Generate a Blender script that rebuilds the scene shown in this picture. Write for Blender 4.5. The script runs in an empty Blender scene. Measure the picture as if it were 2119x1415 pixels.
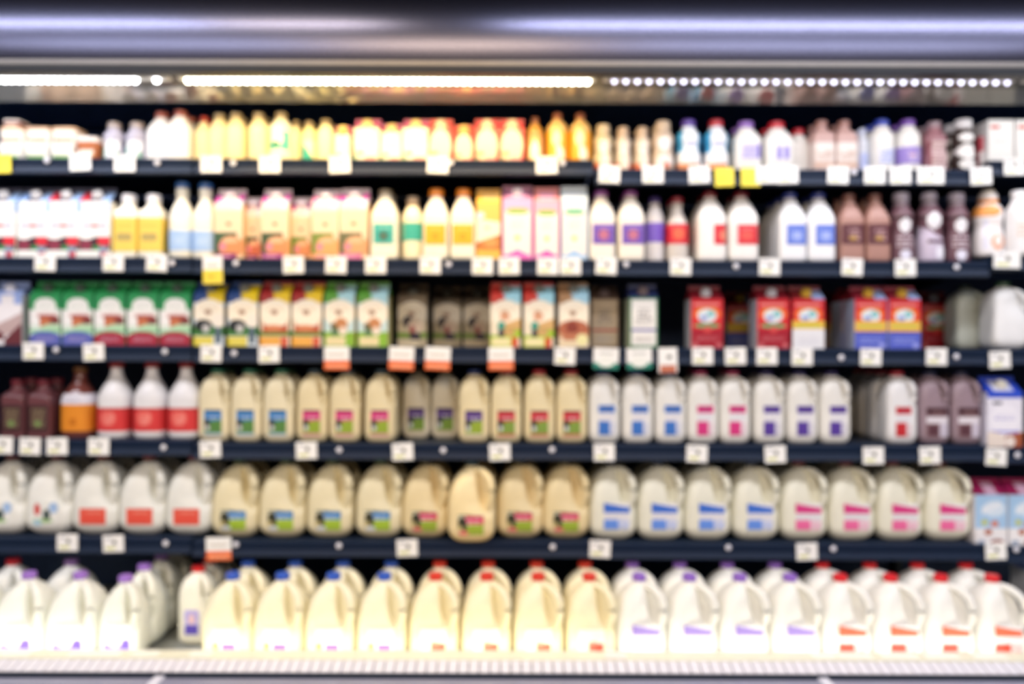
import bpy, bmesh, math, random
from mathutils import Vector, Matrix
random.seed(7)
C = bpy.context.scene
COL = C.collection
# ------------------------------------------------------------------ camera, exposure, lights
CAM_Z = 1.35
FPX = 1813.0                      # focal length in pixels of the 2119 px wide frame
cd = bpy.data.cameras.new('camera')
cam = bpy.data.objects.new('camera', cd)
COL.objects.link(cam)
cam.location = (0, 0, CAM_Z)
cam.rotation_mode = 'XYZ'
cam.rotation_euler = (math.radians(90), math.radians(-0.18), 0)
cd.sensor_width = 36.0
cd.lens = 36.0 * FPX / 2119.0
cd.clip_start = 0.05
cd.dof.use_dof = True             # the photograph is thrown out of focus
cd.dof.focus_distance = 1.2
cd.dof.aperture_fstop = 1.75
cd.dof.aperture_blades = 0
C.camera = cam
C.view_settings.view_transform = 'Standard'
C.view_settings.look = 'None'
C.view_settings.exposure = 1.20
C.view_settings.gamma = 1.0
C.view_settings.use_curve_mapping = False
w = bpy.data.worlds.new('store_air')
C.world = w
w.use_nodes = True
w.node_tree.nodes['Background'].inputs[0].default_value = (0.10, 0.13, 0.22, 1)
w.node_tree.nodes['Background'].inputs[1].default_value = 0.3


def area(name, loc, sx, sy, power, col, direction):
    l = bpy.data.lights.new(name, 'AREA')
    l.shape = 'RECTANGLE'; l.size = sx; l.size_y = sy
    l.energy = power; l.color = col
    o = bpy.data.objects.new(name, l)
    COL.objects.link(o)
    o.location = loc
    o.rotation_euler = Vector(direction).to_track_quat('-Z', 'Y').to_euler()
    return o


WARM = (1.0, 0.68, 0.33)
COOL = (0.93, 0.93, 1.0)
CW = (0.96, 0.98, 0.92)
BAYS = [(-2.25, -0.982), (-0.982, 0.252), (0.252, 1.468), (1.468, 2.75)]   # x limits of the four bays
# light strips under the canopy (one per bay) and in the tray front
for (x0, x1), p, c in zip(BAYS, (1.0, 2.3, 1.05, 1.15), (COOL, WARM, COOL, COOL)):
    area('canopy_lamp', ((x0 + x1) / 2, 2.505, 2.100), x1 - x0 - 0.06, 0.04, p, c, (0, 0.30, -0.95))
for (x0, x1), p, c in zip(BAYS, (.55, .55, .42, .42), (CW, (1, .88, .60), (1, .97, .90), (1, .97, .90))):
    area('tray_lamp', ((x0 + x1) / 2, 2.455, 0.475), x1 - x0 - 0.06, 0.02, p, c, (0, 1, 0.45))
# aisle ceiling lamps (front tubes, back panels added as fill) light the shelf fronts
AISLE = [(-2.85, 1.15, 2.9, COOL, 6.4), (-0.96, 1.15, 0.74, (1, .86, .70), 6), (2.05, 1.15, 4.1, COOL, 6.4),
         (-2.8, -1.7, 2.6, COOL, 15), (-0.45, -1.7, 1.7, (1.0, .74, .45), 32), (2.4, -1.7, 3.4, COOL, 15)]
for x, y, ln, acol, apow in AISLE:
    area('aisle_lamp', (x, y, 3.155 if y > 0 else 3.20), ln, 0.16 if y > 0 else 2.0, apow * ln, acol, (0, 0.0 if y > 0 else .45, -1))

# ------------------------------------------------------------------ colours and materials


def L(c):
    if isinstance(c, str):
        c = c.lstrip('#')
        c = tuple(int(c[i:i + 2], 16) / 255 for i in (0, 2, 4))
    return tuple((v / 12.92 if v <= 0.04045 else ((v + 0.055) / 1.055) ** 2.4) for v in c)


_m = {}


def mat(c, rough=0.45, metal=0.0, emit=0.0, noise=0.06, coat=0.0, spec=0.5, key=None, scale=30):
    k = (c, rough, metal, emit, noise, coat, spec, key, scale)
    if k in _m:
        return _m[k]
    m = bpy.data.materials.new('finish')
    m.use_nodes = True
    nt = m.node_tree
    b = nt.nodes['Principled BSDF']
    lin = L(c)
    t = nt.nodes.new('ShaderNodeTexNoise')
    t.inputs['Scale'].default_value = scale
    tc = nt.nodes.new('ShaderNodeTexCoord')
    nt.links.new(tc.outputs['Object'], t.inputs['Vector'])
    mx = nt.nodes.new('ShaderNodeMix'); mx.data_type = 'RGBA'
    mx.inputs[6].default_value = tuple(v * (1 - noise) for v in lin) + (1,)
    mx.inputs[7].default_value = tuple(min(1, v * (1 + noise)) for v in lin) + (1,)
    nt.links.new(t.outputs['Fac'], mx.inputs[0])
    nt.links.new(mx.outputs[2], b.inputs['Base Color'])
    b.inputs['Roughness'].default_value = rough
    b.inputs['Metallic'].default_value = metal
    b.inputs['Coat Weight'].default_value = coat
    b.inputs['Specular IOR Level'].default_value = spec
    if emit:
        b.inputs['Emission Color'].default_value = lin + (1,)
        b.inputs['Emission Strength'].default_value = emit
    _m[k] = m
    return m


def print_mat(rough=0.4):
    k = ('print', rough)
    if k in _m:
        return _m[k]
    m = bpy.data.materials.new('printed_surface')
    m.use_nodes = True
    nt = m.node_tree
    b = nt.nodes['Principled BSDF']
    a = nt.nodes.new('ShaderNodeAttribute'); a.attribute_name = 'ink'
    t = nt.nodes.new('ShaderNodeTexNoise'); t.inputs['Scale'].default_value = 60
    hs = nt.nodes.new('ShaderNodeHueSaturation')
    mr = nt.nodes.new('ShaderNodeMapRange')
    mr.inputs[3].default_value = 0.95; mr.inputs[4].default_value = 1.05
    nt.links.new(t.outputs['Fac'], mr.inputs[0])
    nt.links.new(mr.outputs[0], hs.inputs['Value'])
    nt.links.new(a.outputs['Color'], hs.inputs['Color'])
    nt.links.new(hs.outputs[0], b.inputs['Base Color'])
    b.inputs['Roughness'].default_value = rough
    _m[k] = m
    return m


# ------------------------------------------------------------------ mesh helpers
def mesh_from(verts, faces, m, smooth=False, colors=None, bevel=0):
    me = bpy.data.meshes.new('shape')
    me.from_pydata(verts, [], faces)
    me.update()
    if colors is not None:
        at = me.attributes.new('ink', 'FLOAT_COLOR', 'FACE')
        for i, c in enumerate(colors):
            at.data[i].color = (*c, 1)
    me.materials.append(m)
    bm = bmesh.new(); bm.from_mesh(me)
    if colors is None:
        bmesh.ops.recalc_face_normals(bm, faces=bm.faces)
    bm.to_mesh(me); bm.free()
    if smooth:
        for p in me.polygons:
            p.use_smooth = True
        try:
            me.set_sharp_from_angle(angle=math.radians(50))
        except Exception:
            pass
    return me


class MB:
    def __init__(s): s.bm = bmesh.new()

    def box(s, x0, x1, y0, y1, z0, z1, bev=0.0, rot=None):
        v = [s.bm.verts.new((x, y, z)) for x in (x0, x1) for y in (y0, y1) for z in (z0, z1)]
        fs = [(0, 1, 3, 2), (4, 6, 7, 5), (0, 4, 5, 1), (2, 3, 7, 6), (0, 2, 6, 4), (1, 5, 7, 3)]
        f = [s.bm.faces.new([v[i] for i in q]) for q in fs]
        if rot is not None:
            c = Vector(((x0 + x1) / 2, (y0 + y1) / 2, (z0 + z1) / 2))
            bmesh.ops.rotate(s.bm, cent=c, matrix=rot, verts=v)
        if bev:
            es = list({e for q in f for e in q.edges})
            bmesh.ops.bevel(s.bm, geom=es, offset=bev, segments=2, affect='EDGES', profile=0.6)
        return s

    def extrude_x(s, prof, x0, x1):
        """closed profile of (y, z) swept along x"""
        a = [s.bm.verts.new((x0, y, z)) for y, z in prof]
        b = [s.bm.verts.new((x1, y, z)) for y, z in prof]
        n = len(prof)
        for i in range(n):
            s.bm.faces.new([a[i], a[(i + 1) % n], b[(i + 1) % n], b[i]])
        s.bm.faces.new(a); s.bm.faces.new(b[::-1])
        return s

    def extrude_y(s, prof, y0, y1):
        a = [s.bm.verts.new((x, y0, z)) for x, z in prof]
        b = [s.bm.verts.new((x, y1, z)) for x, z in prof]
        n = len(prof)
        for i in range(n):
            s.bm.faces.new([a[i], a[(i + 1) % n], b[(i + 1) % n], b[i]])
        s.bm.faces.new(a); s.bm.faces.new(b[::-1])
        return s

    def cyl(s, p, q, r, seg=10, r2=None):
        p, q = Vector(p), Vector(q)
        r2 = r if r2 is None else r2
        d = (q - p).normalized()
        u = d.orthogonal().normalized(); w_ = d.cross(u)
        ra = [s.bm.verts.new(p + (u * math.cos(t) + w_ * math.sin(t)) * r) for t in [2 * math.pi * i / seg for i in range(seg)]]
        rb = [s.bm.verts.new(q + (u * math.cos(t) + w_ * math.sin(t)) * r2) for t in [2 * math.pi * i / seg for i in range(seg)]]
        for i in range(seg):
            s.bm.faces.new([ra[i], ra[(i + 1) % seg], rb[(i + 1) % seg], rb[i]])
        s.bm.faces.new(ra); s.bm.faces.new(rb)
        return s

    def mesh(s, m, smooth=False):
        bmesh.ops.recalc_face_normals(s.bm, faces=s.bm.faces)
        me = bpy.data.meshes.new('shape')
        s.bm.to_mesh(me); s.bm.free()
        me.materials.append(m)
        if smooth:
            for p in me.polygons:
                p.use_smooth = True
            try:
                me.set_sharp_from_angle(angle=math.radians(40))
            except Exception:
                pass
        return me


def link(name, me, parent=None):
    o = bpy.data.objects.new(name, me)
    COL.objects.link(o)
    o.parent = parent
    return o


def thing(name, label, cat, loc, group=None, rz=0.0, rot=None):
    o = bpy.data.objects.new(name, None)
    o.empty_display_size = 0.05
    COL.objects.link(o)
    o.location = loc
    o.rotation_euler = rot if rot else (0, 0, rz)
    o['label'] = label; o['category'] = cat
    if group:
        o['group'] = group
    return o


def structure(name, me):
    o = link(name, me); o['kind'] = 'structure'
    return o


# ---- lofted container bodies.  profile: (z, a, b, n): half width, half depth, squareness
def spt(a, b, n, t):
    c, s_ = math.cos(t), math.sin(t)
    return (a * math.copysign(abs(c) ** (2 / n), c), b * math.copysign(abs(s_) ** (2 / n), s_))


def cr(p0, p1, p2, p3, t):
    return tuple(0.5 * ((2 * b) + (-a + c) * t + (2 * a - 5 * b + 4 * c - d) * t * t + (-a + 3 * b - 3 * c + d) * t ** 3)
                 for a, b, c, d in zip(p0, p1, p2, p3))


def densify(P, k=4):
    out = []
    for i in range(len(P) - 1):
        p0 = P[max(0, i - 1)]; p3 = P[min(len(P) - 1, i + 2)]
        for j in range(k):
            q = cr(p0, P[i], P[i + 1], p3, j / k)
            z = P[i][0] + (P[i + 1][0] - P[i][0]) * j / k
            lo = min(P[i][1], P[i + 1][1]); hi = max(P[i][1], P[i + 1][1])
            lob = min(P[i][2], P[i + 1][2]); hib = max(P[i][2], P[i + 1][2])
            out.append((z, min(hi, max(lo, q[1])), min(hib, max(lob, q[2])), max(2, q[3])))
    out.append(P[-1])
    return out


def loft(P, m, seg=40, dent=None, paint=None):
    R = densify(P)
    V, F, cols = [], [], []
    for z, a, b, n in R:
        for i in range(seg):
            t = 2 * math.pi * (i + 0.5) / seg
            x, y = spt(a, b, n, t)
            if dent:
                th, wd, z0, z1, dep = dent
                d = math.atan2(math.sin(t - th), math.cos(t - th))
                g = math.exp(-(d / wd) ** 2)
                if z0 < z < z1:
                    f = math.sin(math.pi * (z - z0) / (z1 - z0)) ** 0.6
                    x *= 1 - dep * g * f; y *= 1 - dep * g * f
            V.append((x, y, z))
    nr = len(R)
    for r in range(nr - 1):
        for i in range(seg):
            j = (i + 1) % seg
            F.append((r * seg + i, r * seg + j, (r + 1) * seg + j, (r + 1) * seg + i))
    F.append(tuple(range(seg))[::-1])
    F.append(tuple((nr - 1) * seg + i for i in range(seg)))
    return mesh_from(V, F, m, smooth=True)


def at_z(P, z):
    R = densify(P)
    for i in range(len(R) - 1):
        if R[i][0] <= z <= R[i + 1][0]:
            t = (z - R[i][0]) / max(1e-9, R[i + 1][0] - R[i][0])
            return tuple(R[i][k] + (R[i + 1][k] - R[i][k]) * t for k in range(4))
    return R[-1]


def ink(ops, base, u, v):
    c = base
    for o in ops:
        k = o[0]
        if k == 'r':
            _, a, b, c2, d, col = o
            if a <= u <= c2 and b <= v <= d: c = col
        elif k == 'e':
            _, cu, cv, ru, rv, col = o
            if ((u - cu) / ru) ** 2 + ((v - cv) / rv) ** 2 <= 1: c = col
        elif k == 's':          # slanted bar: v lower/upper edge at u0 and at u1
            _, u0, u1, a0, a1, b0, b1, col = o
            if u0 <= u <= u1:
                t = (u - u0) / (u1 - u0)
                if a0 + (b0 - a0) * t <= v <= a1 + (b1 - a1) * t: c = col
        elif k == 'l':          # fine lines of small print
            _, a, b, c2, d, n, col = o
            if a <= u <= c2 and b <= v <= d:
                f = (v - b) / (d - b) * n
                if f % 1 < 0.5 and math.sin(u * 90 + int(f) * 7) > -0.5: c = col
    return L(c)


def front_patch(P, x0, x1, z0, z1, base, ops, nu=32, nv=32, eps=0.0012):
    """label skin that hugs the front of a lofted body"""
    V, F, cs = [], [], []
    for j in range(nv + 1):
        z = z0 + (z1 - z0) * j / nv
        _, a, b, n = at_z(P, z)
        for i in range(nu + 1):
            x = x0 + (x1 - x0) * i / nu
            q = min(0.999, abs(x / a))
            V.append((x, -b * (1 - q ** n) ** (1 / n) - eps, z))
    for j in range(nv):
        for i in range(nu):
            k = j * (nu + 1) + i
            F.append((k, k + 1, k + nu + 2, k + nu + 1))
            cs.append(ink(ops, base, (i + .5) / nu, (j + .5) / nv))
    return mesh_from(V, F, print_mat(0.35), smooth=True, colors=cs)


def wrap(P, z0, z1, base, ops, seg=80, nv=32, eps=0.001, rough=0.35):
    """sleeve label all round; u = 0..1 spans the front half of the container"""
    V, F, cs = [], [], []
    for j in range(nv + 1):
        z = z0 + (z1 - z0) * j / nv
        _, a, b, n = at_z(P, z)
        for i in range(seg):
            x, y = spt(a + eps, b + eps, n, 2 * math.pi * i / seg)
            V.append((x, y, z))
    _, A, _, _ = at_z(P, (z0 + z1) / 2)
    for j in range(nv):
        for i in range(seg):
            k = (i + 1) % seg
            F.append((j * seg + i, j * seg + k, (j + 1) * seg + k, (j + 1) * seg + i))
            t = 2 * math.pi * (i + .5) / seg
            x, y = spt(1, 1, 3, t)
            u = 0.5 + 0.5 * x
            cs.append(ink(ops, base, u, (j + .5) / nv) if y < 0 or not ops else ink(ops, base, 0.02, (j + .5) / nv))
    return mesh_from(V, F, print_mat(rough), smooth=True, colors=cs)


def cap_mesh(z, r, h, col, rough=0.35, ridges=True):
    m = MB()
    seg = 24
    rings = [(z, r), (z + h * 0.85, r * 0.98), (z + h, r * 0.86)]
    vs = []
    for k, (zz, rr) in enumerate(rings):
        vs.append([m.bm.verts.new(((rr * (1 + (0.03 if i % 2 and k < 2 and ridges else 0))) * math.cos(2 * math.pi * i / seg),
                                   (rr * (1 + (0.03 if i % 2 and k < 2 and ridges else 0))) * math.sin(2 * math.pi * i / seg), zz)) for i in range(seg)])
    for a, b in zip(vs, vs[1:]):
        for i in range(seg):
            m.bm.faces.new([a[i], a[(i + 1) % seg], b[(i + 1) % seg], b[i]])
    m.bm.faces.new(vs[0]); m.bm.faces.new(vs[-1])
    return m.mesh(mat(col, rough), True)


def tube_path(pts, ra, rb, m, seg=12, side=Vector((0, 0, 1))):
    """elliptical tube through points (Catmull-Rom), used for the jug handles"""
    P = [Vector(p) for p in pts]
    Q = []
    for i in range(len(P) - 1):
        p0 = P[max(0, i - 1)]; p3 = P[min(len(P) - 1, i + 2)]
        for j in range(4):
            Q.append(Vector(cr(p0, P[i], P[i + 1], p3, j / 4)))
    Q.append(P[-1])
    V, F = [], []
    for i, q in enumerate(Q):
        d = (Q[min(i + 1, len(Q) - 1)] - Q[max(i - 1, 0)]).normalized()
        u = side.cross(d)
        if u.length < 1e-4: u = Vector((1, 0, 0))
        u.normalize(); w_ = d.cross(u)
        for k in range(seg):
            t = 2 * math.pi * k / seg
            V.append(tuple(q + u * math.cos(t) * ra + w_ * math.sin(t) * rb))
    for i in range(len(Q) - 1):
        for k in range(seg):
            F.append((i * seg + k, i * seg + (k + 1) % seg, (i + 1) * seg + (k + 1) % seg, (i + 1) * seg + k))
    F.append(tuple(range(seg))[::-1]); F.append(tuple((len(Q) - 1) * seg + k for k in range(seg)))
    return mesh_from(V, F, m, smooth=True)


# ------------------------------------------------------------------ container kinds: each returns [(part name, mesh)]
HDPE = '#f1eee0'


def jug(W, H, capc, body=HDPE, label=None, half=False, rough=0.38, lab_name='label'):
    a = W / 2
    if half:
        P = [(0, a * .72, a * .72, 4), (.006, a * .88, a * .88, 5), (.018, a * .97, a * .97, 6), (.03, a, a, 7), (H * .62, a, a, 6),
             (H * .72, a * .97, a * .97, 5), (H * .80, a * .88, a * .88, 4), (H * .86, a * .72, a * .72, 3.2), (H * .90, a * .48, a * .5, 2.4), (H * .925, .021, .021, 2), (H * .94, .0185, .0185, 2), (H * .955, .0185, .0185, 2)]
        dent = (math.radians(-52), math.radians(24), H * .50, H * .90, .68)
        hp = [(.30, .885), (.62, .865), (.93, .80), (1.02, .70), (.98, .60), (.82, .53)]
        rr = .0095
    else:
        P = [(0, a * .60, a * .60, 4), (.006, a * .76, a * .76, 4), (.018, a * .90, a * .90, 5), (.034, a * .98, a * .98, 6), (.05, a, a, 6), (H * .46, a, a, 5),
             (H * .56, a * .975, a * .975, 4.5), (H * .66, a * .90, a * .90, 4), (H * .76, a * .76, a * .76, 3.4), (H * .84, a * .55, a * .55, 2.8), (H * .89, a * .34, a * .34, 2.2), (H * .915, .0195, .0195, 2), (H * .945, .0185, .0185, 2), (H * .955, .0185, .0185, 2)]
        dent = (math.radians(-56), math.radians(26), H * .38, H * .89, .72)
        hp = [(.26, .885), (.62, .865), (.97, .78), (1.08, .66), (1.04, .52), (.86, .40)]
        rr = .0125
    bm = mat(body, rough, spec=0.5)
    ang = math.radians(-45)
    pts = []
    for f, h in hp:
        r = a * f * 1.12
        pts.append((r * math.cos(ang), r * math.sin(ang), H * h))
    parts = [('jug_body', loft(P, bm, dent=dent)),
             ('handle', tube_path(pts, rr, rr * .8, bm)),
             ('cap', cap_mesh(H * .93, .0205, H * .07, capc))]
    if label:
        cx, cz, lw, lh, base, ops = label
        parts.append((lab_name, front_patch(P, cx - lw / 2, cx + lw / 2, cz - lh / 2, cz + lh / 2, base, ops)))
    return parts


def bottle(W, H, capc, body, shape='cone', labels=(), rough=0.35, neck=.018, capr=None, caph=.018, D=None, bands=None):
    a = W / 2; d = (D or W) / 2
    nk = neck
    if shape == 'cone':      # square body, long tapered shoulder
        P = [(0, a * .9, d * .9, 6), (.006, a * .98, d * .98, 7), (.02, a, d, 7), (H * .58, a, d, 6), (H * .64, a * .96, d * .96, 5), (H * .76, a * .74, d * .74, 3.5),
             (H * .87, a * .48, d * .48, 2.4), (H * .905, nk, nk, 2), (H * .94, nk, nk, 2)]
    elif shape == 'round':   # round bottle, rounded shoulder
        P = [(0, a * .88, d * .88, 2), (.005, a * .97, d * .97, 2), (.015, a, d, 2), (H * .62, a, d, 2), (H * .70, a * .95, d * .95, 2), (H * .79, a * .72, d * .72, 2),
             (H * .86, nk * 1.05, nk * 1.05, 2), (H * .94, nk, nk, 2)]
    elif shape == 'carafe':  # swooping shoulder and slim neck
        P = [(0, a * .88, d * .88, 2.6), (.006, a * .97, d * .97, 2.8), (.02, a, d, 3), (H * .50, a, d, 3), (H * .58, a * .95, d * .95, 2.7), (H * .68, a * .74, d * .74, 2.3),
             (H * .78, a * .48, d * .48, 2), (H * .87, nk * 1.05, nk * 1.05, 2), (H * .94, nk, nk, 2)]
    elif shape == 'square':  # squared bottle with short shoulder
        P = [(0, a * .92, d * .92, 6), (.005, a * .99, d * .99, 7), (.015, a, d, 8), (H * .66, a, d, 8), (H * .73, a * .93, d * .93, 6), (H * .79, a * .68, d * .68, 3), (H * .83, nk * 1.1, nk * 1.1, 2), (H * .94, nk, nk, 2)]
    else:                    # 'waist': creamer bottle with a waist
        P = [(0, a * .9, d * .9, 2.4), (.005, a * .98, d * .98, 2.4), (.02, a, d, 2.4), (H * .30, a * .97, d * .97, 2.4), (H * .45, a * .86, d * .86, 2.3), (H * .60, a * .97, d * .97, 2.3), (H * .70, a * .93, d * .93, 2.2),
             (H * .80, a * .64, d * .64, 2), (H * .85, nk * 1.1, nk * 1.1, 2), (H * .94, nk, nk, 2)]
    parts = [('bottle_body', loft(P, mat(body, rough)))]
    parts.append(('cap', cap_mesh(H - caph, capr or nk * 1.15, caph, capc)))
    for lb in labels:
        if lb[0] == 'patch':
            _, cx, cz, lw, lh, base, ops = lb
            parts.append(('label', front_patch(P, cx - lw / 2, cx + lw / 2, cz - lh / 2, cz + lh / 2, base, ops)))
        else:
            _, z0, z1, base, ops = lb
            parts.append(('sleeve_label', wrap(P, z0 * H, z1 * H, base, ops)))
    return parts


def carton(W, H, base, ops, side, gable, gops=(), capc='#ffffff', D=None, flat=False, side_ops=()):
    """gable-top carton with printed panels"""
    a = W / 2; d = (D or W) / 2
    g = 0 if flat else min(0.035, H * .16)
    fin = 0 if flat else 0.012
    hb = H - g - fin
    V, F, cs = [], [], []
    nu, nv = 34, 60

    def grid(p00, pu, pv, nu, nv, base, ops):
        k0 = len(V)
        for j in range(nv + 1):
            for i in range(nu + 1):
                V.append(tuple(Vector(p00) + Vector(pu) * (i / nu) + Vector(pv) * (j / nv)))
        for j in range(nv):
            for i in range(nu):
                k = k0 + j * (nu + 1) + i
                F.append((k, k + 1, k + nu + 2, k + nu + 1))
                cs.append(ink(ops, base, (i + .5) / nu, (j + .5) / nv))
    grid((-a, -d, 0), (W, 0, 0), (0, 0, hb), nu, nv, base, ops)
    grid((a, -d, 0), (0, 2 * d, 0), (0, 0, hb), 8, 16, side, side_ops)
    grid((-a, d, 0), (0, -2 * d, 0), (0, 0, hb), 8, 16, side, side_ops)
    grid((a, d, 0), (-W, 0, 0), (0, 0, hb), 1, 1, side, ())
    grid((-a, d, 0), (W, 0, 0), (0, -2 * d, 0), 1, 1, side, ())
    if flat:
        grid((-a, -d, hb), (W, 0, 0), (0, 2 * d, 0), 1, 1, gable, ())
    me = mesh_from(V, F, print_mat(0.38), colors=cs)
    parts = [('carton_body', me)]
    if not flat:
        V, F, cs = [], [], []
        grid((-a, -d, hb), (W, 0, 0), (0, d - .002, g), 14, 8, gable, gops)          # front slope
        grid((a, d, hb), (-W, 0, 0), (0, -d + .002, g), 1, 1, gable, ())
        for sx in (-1, 1):                                                        # folded-in side triangles
            k = len(V)
            V.extend([(sx * a, -d, hb), (sx * a, d, hb), (sx * a, 0, hb + g), (sx * (a - .018), 0, hb + g * .55)])
            for f in ((0, 3, 2), (3, 1, 2), (0, 1, 3)):
                F.append(tuple(k + i for i in f)); cs.append(L(gable))
        t = .002
        z0, z1 = hb + g, H
        k = len(V)
        V.extend([(x, y, z) for x in (-a, a) for y in (-t, t) for z in (z0, z1)])
        for q in [(0, 1, 3, 2), (4, 6, 7, 5), (0, 4, 5, 1), (2, 3, 7, 6), (1, 5, 7, 3)]:
            F.append(tuple(k + i for i in q)); cs.append(L(gable))
        parts.append(('gable_top', mesh_from(V, F, print_mat(0.4), colors=cs)))
        if capc:
            n = Vector((0, -g, d)).normalized()
            c = Vector((0, -d / 2, hb + g / 2))
            m = MB(); m.cyl(c - n * .002, c + n * .004, .017, 20).cyl(c + n * .004, c + n * .016, .0145, 20)
            parts.append(('cap', m.mesh(mat(capc, .35), True)))
    return parts


def tub(W, H, D, lid, body, band):
    a, d = W / 2, D / 2
    P = [(0, a * .86, d * .86, 5), (.004, a * .90, d * .90, 6), (H * .8, a * .98, d * .98, 6), (H * .82, a * .98, d * .98, 6)]
    R = [(H * .78, a, d, 6), (H * .80, a * 1.0, d * 1.0, 6), (H * .96, a, d, 6), (H, a * .95, d * .95, 6)]
    return [('tub_body', loft(P, mat(body, .4), seg=32)), ('lid', loft(R, mat(lid, .4), seg=32)),
            ('label', front_patch(P, -a * .7, a * .7, H * .08, H * .42, band, [('r', .05, .5, .95, .95, '#f6efe0')], 10, 6))]


def box_pack(W, H, D, base, ops, side):
    return carton(W, H, base, ops, side, base, (), None, D=D, flat=True)


# ------------------------------------------------------------------ placing
Y_FRONT = 2.72                     # plane of the product fronts on the shelves
SHELF = {                          # shelf surface height per level and bay (0..3)
    1: [1.912, 1.912, 1.884, 1.914],
    2: [1.607, 1.605, 1.603, 1.622],
    3: [1.336, 1.334, 1.332, 1.334],
    4: [1.046, 1.036, 1.036, 1.030],
    5: [0.744, 0.736, 0.732, 0.726],
}
SH_NAME = {1: 'top shelf', 2: 'second shelf', 3: 'third shelf', 4: 'fourth shelf', 5: 'fifth shelf', 6: 'bottom tray'}
TRAY_Z = 0.422
Y_TRAY = 2.51


def bay_of(x):
    for i, (a, b) in enumerate(BAYS):
        if x < b: return i
    return 3


def ordinal(i, n):
    num = ['', 'one', 'two', 'three', 'four', 'five', 'six', 'seven', 'eight']
    od = ['', 'leftmost', 'second', 'third', 'fourth', 'fifth', 'sixth']
    if n == 1: return ''
    if n == 2: return ('left' if i == 0 else 'right') + ' of two'
    if i == 0: return 'leftmost of ' + num[n]
    if i == n - 1: return 'rightmost of ' + num[n]
    if n == 3: return 'middle of three'
    return od[i + 1] + ' from left of ' + num[n]


_dcount = [0]


def put(name, cat, desc, lvl, items, maker, deep=0, group=None, depth=None, turn=0.0, bay=None, where=None, dstep=None):
    """items: list of (px, extra set-back in m). One build, then obj copies."""
    parts = maker
    n = len(items)
    ws = depth
    grp = group or (desc + ' on the ' + SH_NAME[lvl] if (n > 1 or deep) else None)
    for i, it in enumerate(items):
        px, back = it if isinstance(it, tuple) else (it, 0.0)
        yf = (Y_TRAY if lvl == 6 else Y_FRONT) + back
        x = (px - 1059.5) * (yf + (ws / 2 if lvl == 6 else 0)) / FPX
        b = bay_of(x) if bay is None else bay
        z = TRAY_Z if lvl == 6 else SHELF[lvl][b]
        o_ = ordinal(i, n)
        w_ = where or SH_NAME[lvl]
        for k in range(deep + 1):
            if k == 0:
                lab = f'{desc}, {w_}' + (f', {o_}' if o_ else '')
            else:
                pos = {1: 'behind', 2: 'third row behind', 3: 'fourth row behind'}[k]
                short = desc.replace(' and square', ',').replace('blue and green', 'blue-green').replace('white bottle with blue cap', 'white bottle, blue cap')
                lab = f'{pos} the {short}, {SH_NAME[lvl]}' + (f', {o_}' if o_ else '')
            r = thing(name, lab, cat, (x, yf + ws / 2 + k * (dstep or ws + .004), z + 0.0005), grp, rz=random.uniform(-turn, turn))
            for pn, me in parts:
                link(pn, me, r)


def T(px):        # pixel width on the shelf plane -> metres
    return px * Y_FRONT / FPX


exec_later = []

# ------------------------------------------------------------------ the store room
def slab(name, x0, x1, y0, y1, z0, z1, m):
    b = MB(); b.box(x0, x1, y0, y1, z0, z1)
    return structure(name, b.mesh(m))


slab('floor', -4.5, 4.5, -3.2, 3.6, -0.05, 0, mat('#8d8578', .35, noise=.15, scale=4))
slab('ceiling', -4.5, 4.5, -3.2, 3.6, 3.3, 3.35, mat('#0c1c38', .8, noise=.1))
slab('wall_back', -4.5, 4.5, 3.5, 3.6, 0, 3.3, mat('#1a2230', .7))
slab('wall_front', -4.5, 4.5, -3.2, -3.1, 0, 3.3, mat('#6e6152', .7, noise=.2, scale=3))
slab('wall_left', -4.5, -4.4, -3.1, 3.5, 0, 3.3, mat('#5a5650', .7))
slab('wall_right', 4.4, 4.5, -3.1, 3.5, 0, 3.3, mat('#5a5650', .7))
names = ['front row, over the left bay', 'short one, front row', 'front row, over the right bays', 'back row, left', 'warm one, back row', 'back row, right']
for (x, y, ln, acol, apow), nm in zip(AISLE, names):
    t = thing('ceiling_light', ('long tube light' if y > 0 else 'added fill panel') + ' on the dark ceiling, ' + nm, 'ceiling light', (x, y, 3.3))
    hy = .11 if y > 0 else 1.03
    link('housing', MB().box(-ln / 2 - .03, ln / 2 + .03, -hy, hy, -.06, -.001, .008).mesh(mat('#9aa0aa', .5)), t)
    em = mat('#dfe2ff' if acol == COOL else '#ffe2b8', .4, emit=1.3 if y > 0 else .25)
    if y > 0:
        for yy in (-.045, .045):
            link('tube', MB().cyl((-ln / 2, yy, -.085), (ln / 2, yy, -.085), .017, 12).mesh(em), t)
    else:
        link('fill_diffuser', MB().box(-ln / 2, ln / 2, -1.0, 1.0, -.072, -.0605).mesh(em), t)  # glowing face of an added fill panel

# ------------------------------------------------------------------ the refrigerated case
XL, XR = BAYS[0][0], BAYS[3][1]
case = thing('refrigerated_case', 'long open refrigerated dairy case with silver canopy and navy interior', 'refrigerated case', ((XL + XR) / 2, 2.9, 0))
case.location = (0, 2.9, 0)
OY = -2.9


def cpart(name, mb, m, smooth=False):
    o = link(name, mb.mesh(m, smooth), case)
    for v in o.data.vertices: v.co.y += OY
    return o


NAVY = '#1a3a6c'
navy = mat(NAVY, .5, noise=.12)
rail_m = mat('#0b1e38', .48, noise=.1, spec=.25)
cpart('back_panel', MB().box(XL, XR, 3.36, 3.40, .36, 2.32), navy)
cpart('roof_panel', MB().box(XL, XR, 2.806, 3.36, 2.16, 2.20), navy)
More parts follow.
